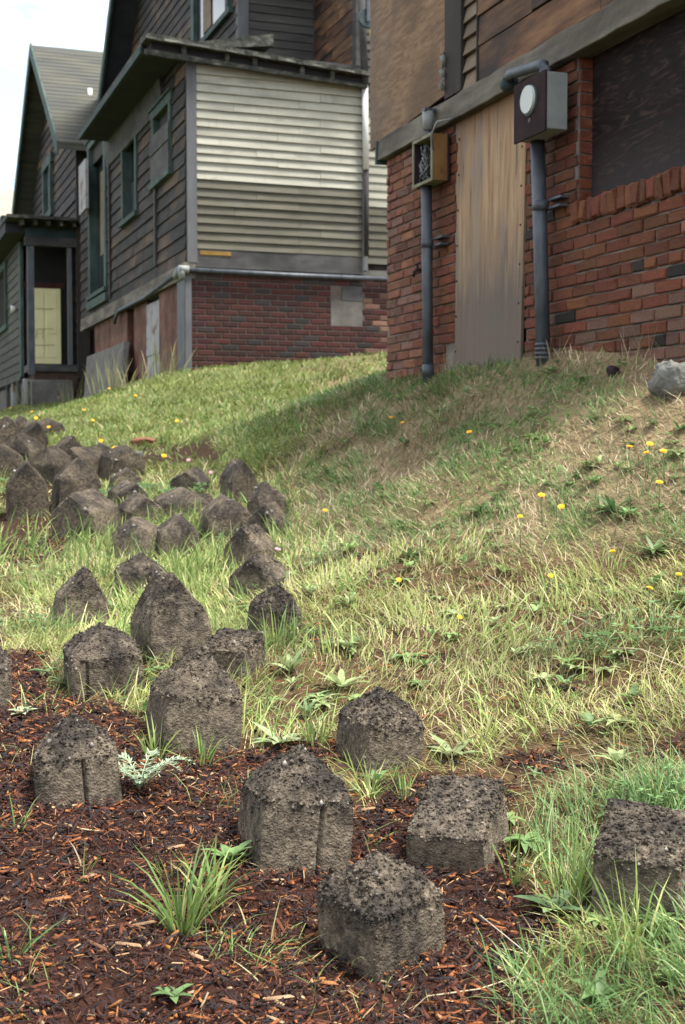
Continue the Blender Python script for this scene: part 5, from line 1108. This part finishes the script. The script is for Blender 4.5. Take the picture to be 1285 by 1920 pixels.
# ================================================================== leafy weeds
def leaf_geo(L_, w, az, lift, curl, wavy=0.0, seed=0, n=7):
    """one leaf with a fold along the midrib, rooted at the origin"""
    rg = np.random.default_rng(seed); V = []; F = []; p = np.zeros(3); ang = lift
    for i in range(n):
        t = i/(n-1)
        if i: ang -= curl/(n-1); p = p + np.array([math.cos(az)*math.cos(ang), math.sin(az)*math.cos(ang), math.sin(ang)])*L_/(n-1)
        ww = w*(.12 + math.sin(math.pi*min(1, t**.8*1.02))**.9*.88)*(.5 if i == n-1 else 1)*(1+wavy*rg.uniform(-.5, .5))
        sd_ = np.array([-math.sin(az), math.cos(az), 0]); u = np.array([0, 0, 1])
        V += [p - sd_*ww/2 + u*ww*.16, p, p + sd_*ww/2 + u*ww*.16]
        if i: o = 3*(i-1); F += [(o, o+1, o+4, o+3), (o+1, o+2, o+5, o+4)]
    return np.array(V), np.array(F)
def plant(px, py, leaves, label, col, name='broadleaf_weed', cat='weed', group=None, fine=False):
    P = hit(px, py); e = link(name, None); e.location = P; e.empty_display_size = .05; tag(e, label, cat, group)
    for i, (L_, w, az, lift, curl) in enumerate(leaves):
        V, F = leaf_geo(L_, w, az, lift, curl, .3, i); c = np.array(col)*random.uniform(.8, 1.2)
        link('leaf', np_mesh('leaf', V + np.array([0, 0, .006]), F, 'leaf', np.tile(c, (len(V), 1)), True), e)
    return e
def rosette(n, L_, w, lift=.35, seed=0, a0=0):
    r = random.Random(seed); return [(L_*r.uniform(.75, 1.15), w*r.uniform(.8, 1.2), a0+6.283*i/n+r.uniform(-.25, .25), lift*r.uniform(.5, 1.5), .6*r.uniform(.4, 1.3)) for i in range(n)]
plant(525, 1400, rosette(8, .10, .028, .45, 1), 'broad-leaved rosette weed behind the grooved round-topped block', (.24, .30, .15))
plant(1040, 1715, rosette(6, .075, .03, .6, 2), 'small rounded-leaf weed beside the upright grass clump', (.13, .21, .10))
plant(640, 1295, rosette(9, .10, .022, .7, 3), 'pale broad-leaved weed above the lone rounded block', (.26, .32, .14))
plant(850, 1425, rosette(9, .09, .022, .5, 4), 'jagged pale weed behind the slanting block', (.26, .32, .15))
plant(1150, 965, rosette(16, .11, .018, .6, 5), 'large dark green rosette of long leaves on the bank', (.075, .13, .05))
plant(620, 892, rosette(14, .10, .018, .5, 6), 'dark leafy rosette on the left of the dry bank', (.085, .135, .05))
plant(900, 965, rosette(13, .10, .017, .5, 7), 'leafy green rosette in the middle of the bank', (.10, .16, .06))
plant(1225, 1040, rosette(13, .085, .018, .6, 8), 'leafy weed low on the bank by the yellow flowers', (.12, .19, .07))
plant(770, 1050, rosette(8, .09, .022, .6, 9), 'small leafy weed at the foot of the bank', (.10, .15, .06))
plant(125, 1290, rosette(6, .06, .012, .6, 10), 'thin pointed sprout at the left foot of the squat block', (.20, .29, .12))
plant(40, 1345, rosette(6, .05, .022, .6, 11), 'pale lobed seedling in the mulch near the edge block', (.28, .34, .2))
plant(440, 1620, rosette(5, .04, .014, .8, 12), 'tiny bright seedling at the left foot of the grooved round-topped block', (.12, .22, .06))
plant(545, 1265, rosette(7, .10, .026, .9, 13), 'upright pale leaves beside the low notched block', (.26, .32, .15))
def clover(px, py, n, spread, label, col=(.13, .235, .10), r0=.011, group=None):
    P = hit(px, py); e = link('clover_plant', None); e.location = P; e.empty_display_size = .05; tag(e, label, 'clover', group)
    r = random.Random(int(px)); V = []; F = []; SV_, SF = [], []
    for k in range(n):
        a, q = r.uniform(0, 6.283), spread*math.sqrt(r.random()); c = np.array([q*math.cos(a), q*math.sin(a)*.8, r.uniform(.03, .08)]); c[2] += float(ground(P[0]+c[0], P[1]+c[1]))-P[2]
        tx, ty = r.uniform(-.35, .35), r.uniform(-.5, .1); s = r0*r.uniform(.8, 1.3)
        for j in range(3):
            b = a + j*2.094; o = len(V)
            for rad, dd in ((.1, 0), (.75, -.62), (1.35, -.5), (1.55, 0), (1.35, .5), (.75, .62)):
                lx, ly = math.cos(b+dd*.9)*rad*s, math.sin(b+dd*.9)*rad*s; V.append((c[0]+lx, c[1]+ly, c[2]+tx*lx+ty*ly+.12*rad*s))
            F += [(o, o+1, o+2, o+3), (o, o+3, o+4, o+5)]
        o = len(SV_); sx_, sy_ = c[0]*.6, c[1]*.6; gz = float(ground(P[0]+sx_, P[1]+sy_))-P[2]-.01
        SV_ += [(sx_-.001, sy_, gz), (sx_+.001, sy_, gz), (c[0]+.001, c[1], c[2]), (c[0]-.001, c[1], c[2])]; SF.append((o, o+1, o+2, o+3))
    V = np.array(V); f = np.array(F); lv = link('foliage', np_mesh('foliage', V, f, 'leaf', np.array(col)*np.repeat(rng.uniform(.75, 1.3, (len(V)//18, 1)), 18, 0), True), e); lv['kind'] = 'stuff'
    st = link('stems', np_mesh('stems', np.array(SV_), np.array(SF), 'leaf', np.tile(np.array(col)*.9, (len(SV_), 1))), e); st['kind'] = 'stuff'
clover(200, 945, 40, .22, 'leafy clover patch in the middle of the far block cluster', (.15, .27, .12), .022)
clover(318, 935, 42, .22, 'clover patch right of the two stacked peaked blocks', (.15, .26, .12), .018)
clover(85, 1195, 14, .09, 'clover sprig left of the small peaked block', (.15, .25, .11), .015)
clover(1215, 1215, 60, .20, 'clover patch at the right edge of the sunlit meadow', (.13, .23, .09), .012)
clover(1080, 1225, 46, .16, 'clover patch in the sunlit meadow beside a twig', (.16, .25, .11), .011)
clover(30, 930, 20, .12, 'clover sprig beside the edge of the far block cluster', (.10, .22, .09), .016)
clover(620, 1060, 30, .15, 'clover patch where the bank meets the meadow', (.15, .23, .1), .012)
clover(1225, 1540, 40, .12, 'clover patch behind the half hidden block', (.15, .25, .1), .010)
clover(60, 1100, 40, .16, 'clover patch in the meadow left of the small peaked block', (.22, .3, .13), .012)
# low weeds and clover leaves creeping through the turf
x, y, z = scatter(2600, -2.4, 2.2, 2.2, 8.5); px, py, m, sl, lw = masks(x, y, z)
keep = (rng.random(len(x)) < (1-m)*(.16+.25*np.clip(3*vn(x*3, y*3, 81), 0, 1)) + .02*m) & clear_of_blocks(x, y, .0) & (x*CV + y*SV < VA-.1); WV, WF, WC = [], [], []; o = 0
for i in np.where(keep)[0][:330]:
    nl = random.randint(5, 9); L_ = random.uniform(.03, .065); wd_ = L_*random.uniform(.22, .42); a0 = random.uniform(0, 6.28); up_ = random.uniform(.35, 1.0)
    c0 = np.array(random.choice([(.20, .29, .10), (.14, .23, .08), (.27, .33, .15), (.10, .17, .06)]))
    for k in range(nl):
        V, F = leaf_geo(L_*random.uniform(.7, 1.2), wd_, a0+6.283*k/nl+random.uniform(-.3, .3), up_*random.uniform(.5, 1.3), .7, .5, k, 5)
        WV.append(V+np.array([x[i], y[i], z[i]+.012])); WF.append(F+o); o += len(V); WC.append(np.tile(c0*random.uniform(.8, 1.2), (len(V), 1)))
tag(link('low_weeds', np_mesh('low_weeds', np.concatenate(WV), np.concatenate(WF), 'leaf', np.concatenate(WC), True)), 'low broad-leaved weeds creeping through the meadow and bank', 'weeds', kind='stuff')
x, y, z = scatter(9000, -2.4, 2.2, 2.2, 7.5); px, py, m, sl, lw = masks(x, y, z)
keep = (rng.random(len(x)) < (1-m)*np.clip(2.6*vn(x*3.4, y*3.4, 91)-.1, 0, .9)) & clear_of_blocks(x, y, .0) & (x*CV + y*SV < VA-.1); x, y, z = x[keep], y[keep], z[keep]; n = len(x)
lr = np.array([(.1, 0), (.75, -.62), (1.35, -.5), (1.55, 0), (1.35, .5), (.75, .62)]); sz = rng.uniform(.006, .011, n)*np.clip(y/4, .9, 1.6); a0 = rng.uniform(0, 6.28, n); tx, ty = rng.uniform(-.4, .4, n), rng.uniform(-.6, .1, n); hz = rng.uniform(.02, .06, n)
V = np.zeros((n, 3, 6, 3))
for j in range(3):
    for q in range(6):
        b = a0+j*2.094+lr[q, 1]*.9; lx, ly = np.cos(b)*lr[q, 0]*sz, np.sin(b)*lr[q, 0]*sz; V[:, j, q] = np.stack([x+lx, y+ly, z+hz+tx*lx+ty*ly], 1)
F = (np.array([(0, 1, 2, 3), (0, 3, 4, 5)])[None] + (6*np.arange(3*n))[:, None, None]).reshape(-1, 4)
tag(link('clover_leaves', np_mesh('clover_leaves', V.reshape(-1, 3), F, 'leaf', np.repeat(cols(n, [((.17, .27, .10), 3), ((.24, .33, .15), 2), ((.12, .21, .08), 2)]), 18, 0), True)), 'clover leaves scattered through the meadow turf', 'clover', kind='stuff')
# feathery silver weed
P = hit(262, 1490); e = link('feathery_weed', None); e.location = P; e.empty_display_size = .05; tag(e, 'feathery silver-green weed spreading beside the broad grooved block', 'weed')
r = random.Random(8)
for k, (a, L_) in enumerate(((2.9, .12), (2.3, .10), (.4, .13), (-.2, .10), (1.4, .14), (3.6, .11), (4.4, .08), (5.4, .09))):
    V = []; F = []; C = []
    for i in range(11):
        t = i/10; c = np.array([math.cos(a), math.sin(a), 0])*L_*t + np.array([0, 0, .02+.05*math.sin(t*2.4)])
        for s_ in (-1, 1):
            for sub in range(3):
                ll = .030*math.sin(math.pi*(.25+.7*t))*(1-.22*sub); bb = a + s_*(.55+.35*sub) + r.uniform(-.2, .2); o = len(V); d_ = np.array([math.cos(bb), math.sin(bb), r.uniform(-.1, .5)])
                nrm = np.array([-math.sin(bb), math.cos(bb), 0])*.0019
                V += [c-nrm*.6, c+nrm*.6, c+d_*ll*.6+nrm, c+d_*ll, c+d_*ll*.6-nrm]; F += [(o, o+1, o+2), (o, o+2, o+3), (o, o+3, o+4)]
    for i in range(10):
        t0, t1 = i/10, (i+1)/10; o = len(V); nrm = np.array([-math.sin(a), math.cos(a), 0])*.0012
        g = lambda t: np.array([math.cos(a), math.sin(a), 0])*L_*t + np.array([0, 0, .02*(t > 0)+.05*math.sin(t*2.4)])
        V += [g(t0)-nrm, g(t0)+nrm, g(t1)+nrm, g(t1)-nrm]; F += [(o, o+1, o+2), (o, o+2, o+3)]
    link('frond', np_mesh('frond', np.array(V), np.array(F), 'leaf', np.tile(np.array([.30, .38, .25])*r.uniform(.9, 1.1), (len(V), 1))), e)

# ================================================================== flowers
def flower(px, py, h, R_, label, group, petal='petal', name='yellow_flower'):
    # the head is seen at (px, py); the foot stands on the ground below it
    lo_, hi_ = py, py+260
    for _ in range(24):
        mid = (lo_+hi_)/2; P = hit(px, mid); q = project(np.array([[P[0], P[1], P[2]+h]]))[1][0]
        if q < py: lo_ = mid
        else: hi_ = mid
    e = link(name, None); e.location = P; e.empty_display_size = .05; tag(e, label, 'flower', group); rr = random.Random(int(px*7+py)); lx, ly = rr.uniform(-.02, .02), rr.uniform(-.02, .02)
    st = MB().tube([(-lx, -ly, -.02), (-lx*.5, -ly*.5, h*.5), (0, 0, h)], [.0022, .0018, .0016], 6).mesh('stem', 'leaf', smooth=True)
    a = st.color_attributes.new('Col', 'FLOAT_COLOR', 'POINT'); a.data.foreach_set('color', np.tile(np.array([.12, .19, .06, 1], np.float32), len(st.vertices)))
    link('stem', st, e)
    mb = MB(); 
    for ring, (nn, rr_, up_) in enumerate(((14, 1, .25), (12, .75, .5), (8, .45, .9))):
        for i in range(nn):
            b = 6.283*i/nn + ring*.2; c, s = math.cos(b), math.sin(b); o = R_*rr_; w_ = R_*.20
            mb.add([(c*.002-s*w_*.4, s*.002+c*w_*.4, 0), (c*.002+s*w_*.4, s*.002-c*w_*.4, 0), (c*o+s*w_, s*o-c*w_, o*up_*.5), (c*o*1.05, s*o*1.05, o*up_*.6), (c*o-s*w_, s*o+c*w_, o*up_*.5)], [(0, 1, 2, 3, 4)])
    mb.tube([(0, 0, -.006), (0, 0, .002)], [R_*.3, R_*.5], 10)
    hd = link('flower_head', mb.mesh('flower_head', petal), e); hd.location = (0, 0, h); hd.rotation_euler = (rr.uniform(.2, 1.0), rr.uniform(-.3, .3), 0)
YF = ('yellow dandelion-like flower standing on the dry bank', 'yellow flowers on the dry bank')
for px, py in ((733, 782), (755, 793), (1015, 930), (1052, 950), (1180, 835), (1218, 832), (1243, 845), (1213, 848), (975, 967), (880, 808), (1148, 1036), (1236, 905)): flower(px, py, random.uniform(.08, .13), .0125*random.uniform(.8, 1.1), *YF)
YM = ('yellow flower standing in the sunlit meadow grass', 'yellow flowers in the meadow')
for px, py in ((1032, 1080), (1218, 1105), (1272, 1080), (862, 1160), (748, 1085), (610, 957)): flower(px, py, random.uniform(.08, .11), .0105*random.uniform(.8, 1.1), *YM)
YL = ('small yellow flower on the far green lawn', 'yellow flowers on the far lawn')
for px, py in ((68, 783), (92, 800), (175, 788), (190, 827), (215, 840), (236, 856), (158, 770), (308, 855), (332, 790), (60, 772), (110, 745), (255, 742), (205, 728), (232, 700), (20, 765)): flower(px, py, random.uniform(.06, .12), .018*random.uniform(.8, 1.1), *YL)
PK = ('small pink clover blossom at the edge of the far lawn', 'pink clover blossoms by the far lawn')
for px, py in ((354, 863), (396, 886), (521, 1030)): flower(px, py, .06, .012, *PK, petal='petal_pink', name='clover_blossom')

# ================================================================== stones and oddments
def stone(px, py, w, h, label, mt, seed, name='rock', cat='rock', d=.8, flat=False):
    P = hit(px, py); n = 20; u = np.linspace(0, 2*np.pi, 29)[:-1]; v = np.linspace(0, np.pi, n+1); U_, V_ = np.meshgrid(u, v)
    e_ = .55; sp = lambda t: np.sign(t)*np.abs(t)**e_
    Q = np.stack([sp(np.cos(U_))*sp(np.sin(V_)), sp(np.sin(U_))*sp(np.sin(V_)), sp(np.cos(V_))], -1).reshape(-1, 3)
    s = seed*3.1; k = 1 + .5*vn(Q[:, 0]*1.3+s, Q[:, 1]*1.3, Q[:, 2]*1.3+s) + .30*np.abs(vn(Q[:, 0]*3+s, Q[:, 1]*3, Q[:, 2]*3)) + .16*vn(Q[:, 0]*8+s, Q[:, 1]*8, Q[:, 2]*8)
    Q = Q*k[:, None]*np.array([w/2, w*d/2, h/2]); i = np.arange(28*(n+1)).reshape(n+1, 28)
    F = np.stack([i[:-1], np.roll(i, -1, 1)[:-1], np.roll(i, -1, 1)[1:], i[1:]], -1).reshape(-1, 4)[:, ::-1]
    return quick(name, np_mesh(name, Q, F, mt, None, False), (P[0], P[1], P[2]+h*.3), label, cat, rot=(0, 0, seed))
stone(1264, 738, .165, .15, 'pale lichen-covered rock at the top of the bank under the window', 'rock', 2)
stone(268, 836, .16, .07, 'orange brick fragment lying in the bare patch of lawn', 'terracotta', 3, 'brick_fragment', 'brick', .6)
stone(258, 858, .08, .05, 'small pale stone below the orange brick fragment', 'concrete', 4)
stone(1150, 705, .05, .05, 'small dark stone in the dry grass by the pale rock', 'metal_brown', 5)
def twig(pts, r_, label, mt='straw', c=(.36, .29, .2), lift=.03):
    Q = []
    for px, py in pts:
        P = hit(px, py); Q.append((P[0], P[1], P[2]+lift))
    o = Q[0]; me = MB().tube([tuple(q[i]-o[i] for i in range(3)) for q in Q], [r_*(1-.5*i/len(Q)) for i in range(len(Q))], 7).mesh('twig', mt, smooth=True)
    a = me.color_attributes.new('Col', 'FLOAT_COLOR', 'POINT'); a.data.foreach_set('color', np.tile(np.array([*c, 1], np.float32), len(me.vertices)))
    quick('twig', me, o, label, 'twig')
twig([(1148, 1238), (1200, 1240), (1245, 1258), (1285, 1278)], .003, 'curved dry twig lying across the clover in the meadow')
twig([(912, 1098), (940, 1116), (965, 1140), (990, 1158), (1003, 1182)], .0013, 'pale seed stalk lying in the meadow grass', c=(.5, .46, .32), lift=.04)
twig([(1072, 1168), (1095, 1178), (1118, 1192)], .003, 'short brown stick in the meadow', lift=.02)
twig([(900, 1750), (960, 1795), (1000, 1830)], .0012, 'pale dry stalk crossing the mulch edge', c=(.5, .47, .38), lift=.03)
twig([(800, 1885), (900, 1870), (985, 1845)], .0016, 'thin pale stalk on the mulch in front', c=(.45, .38, .26), lift=.012)
# dry stalks at the foot of the brick wall
for i, (px, py) in enumerate(((835, 700), (845, 695), (1040, 672), (1180, 672), (1215, 665), (1260, 660), (985, 690))):
    tuft(px, py+6, 14, .22, .04, 'bleached dry stalks at the foot of the brick wall', STRAW, (.002, .0035), 'dry_stalks', 'dry weed', .7, (-.2, .6), 'dry stalks along the brick wall')
for i, (px, py) in enumerate(((240, 728), (310, 706), (100, 752), (60, 760), (150, 748), (205, 738), (130, 758))):
    tuft(px, py, 22, .55, .25, 'tall weedy stalks at the foot of the wooden house', [((.14, .17, .06), 2), ((.25, .22, .12), 1.5), ((.2, .2, .08), 1)], (.008, .014), 'tall_weeds', 'weed', .35, (.0, .6), 'tall weeds along the far foundations')
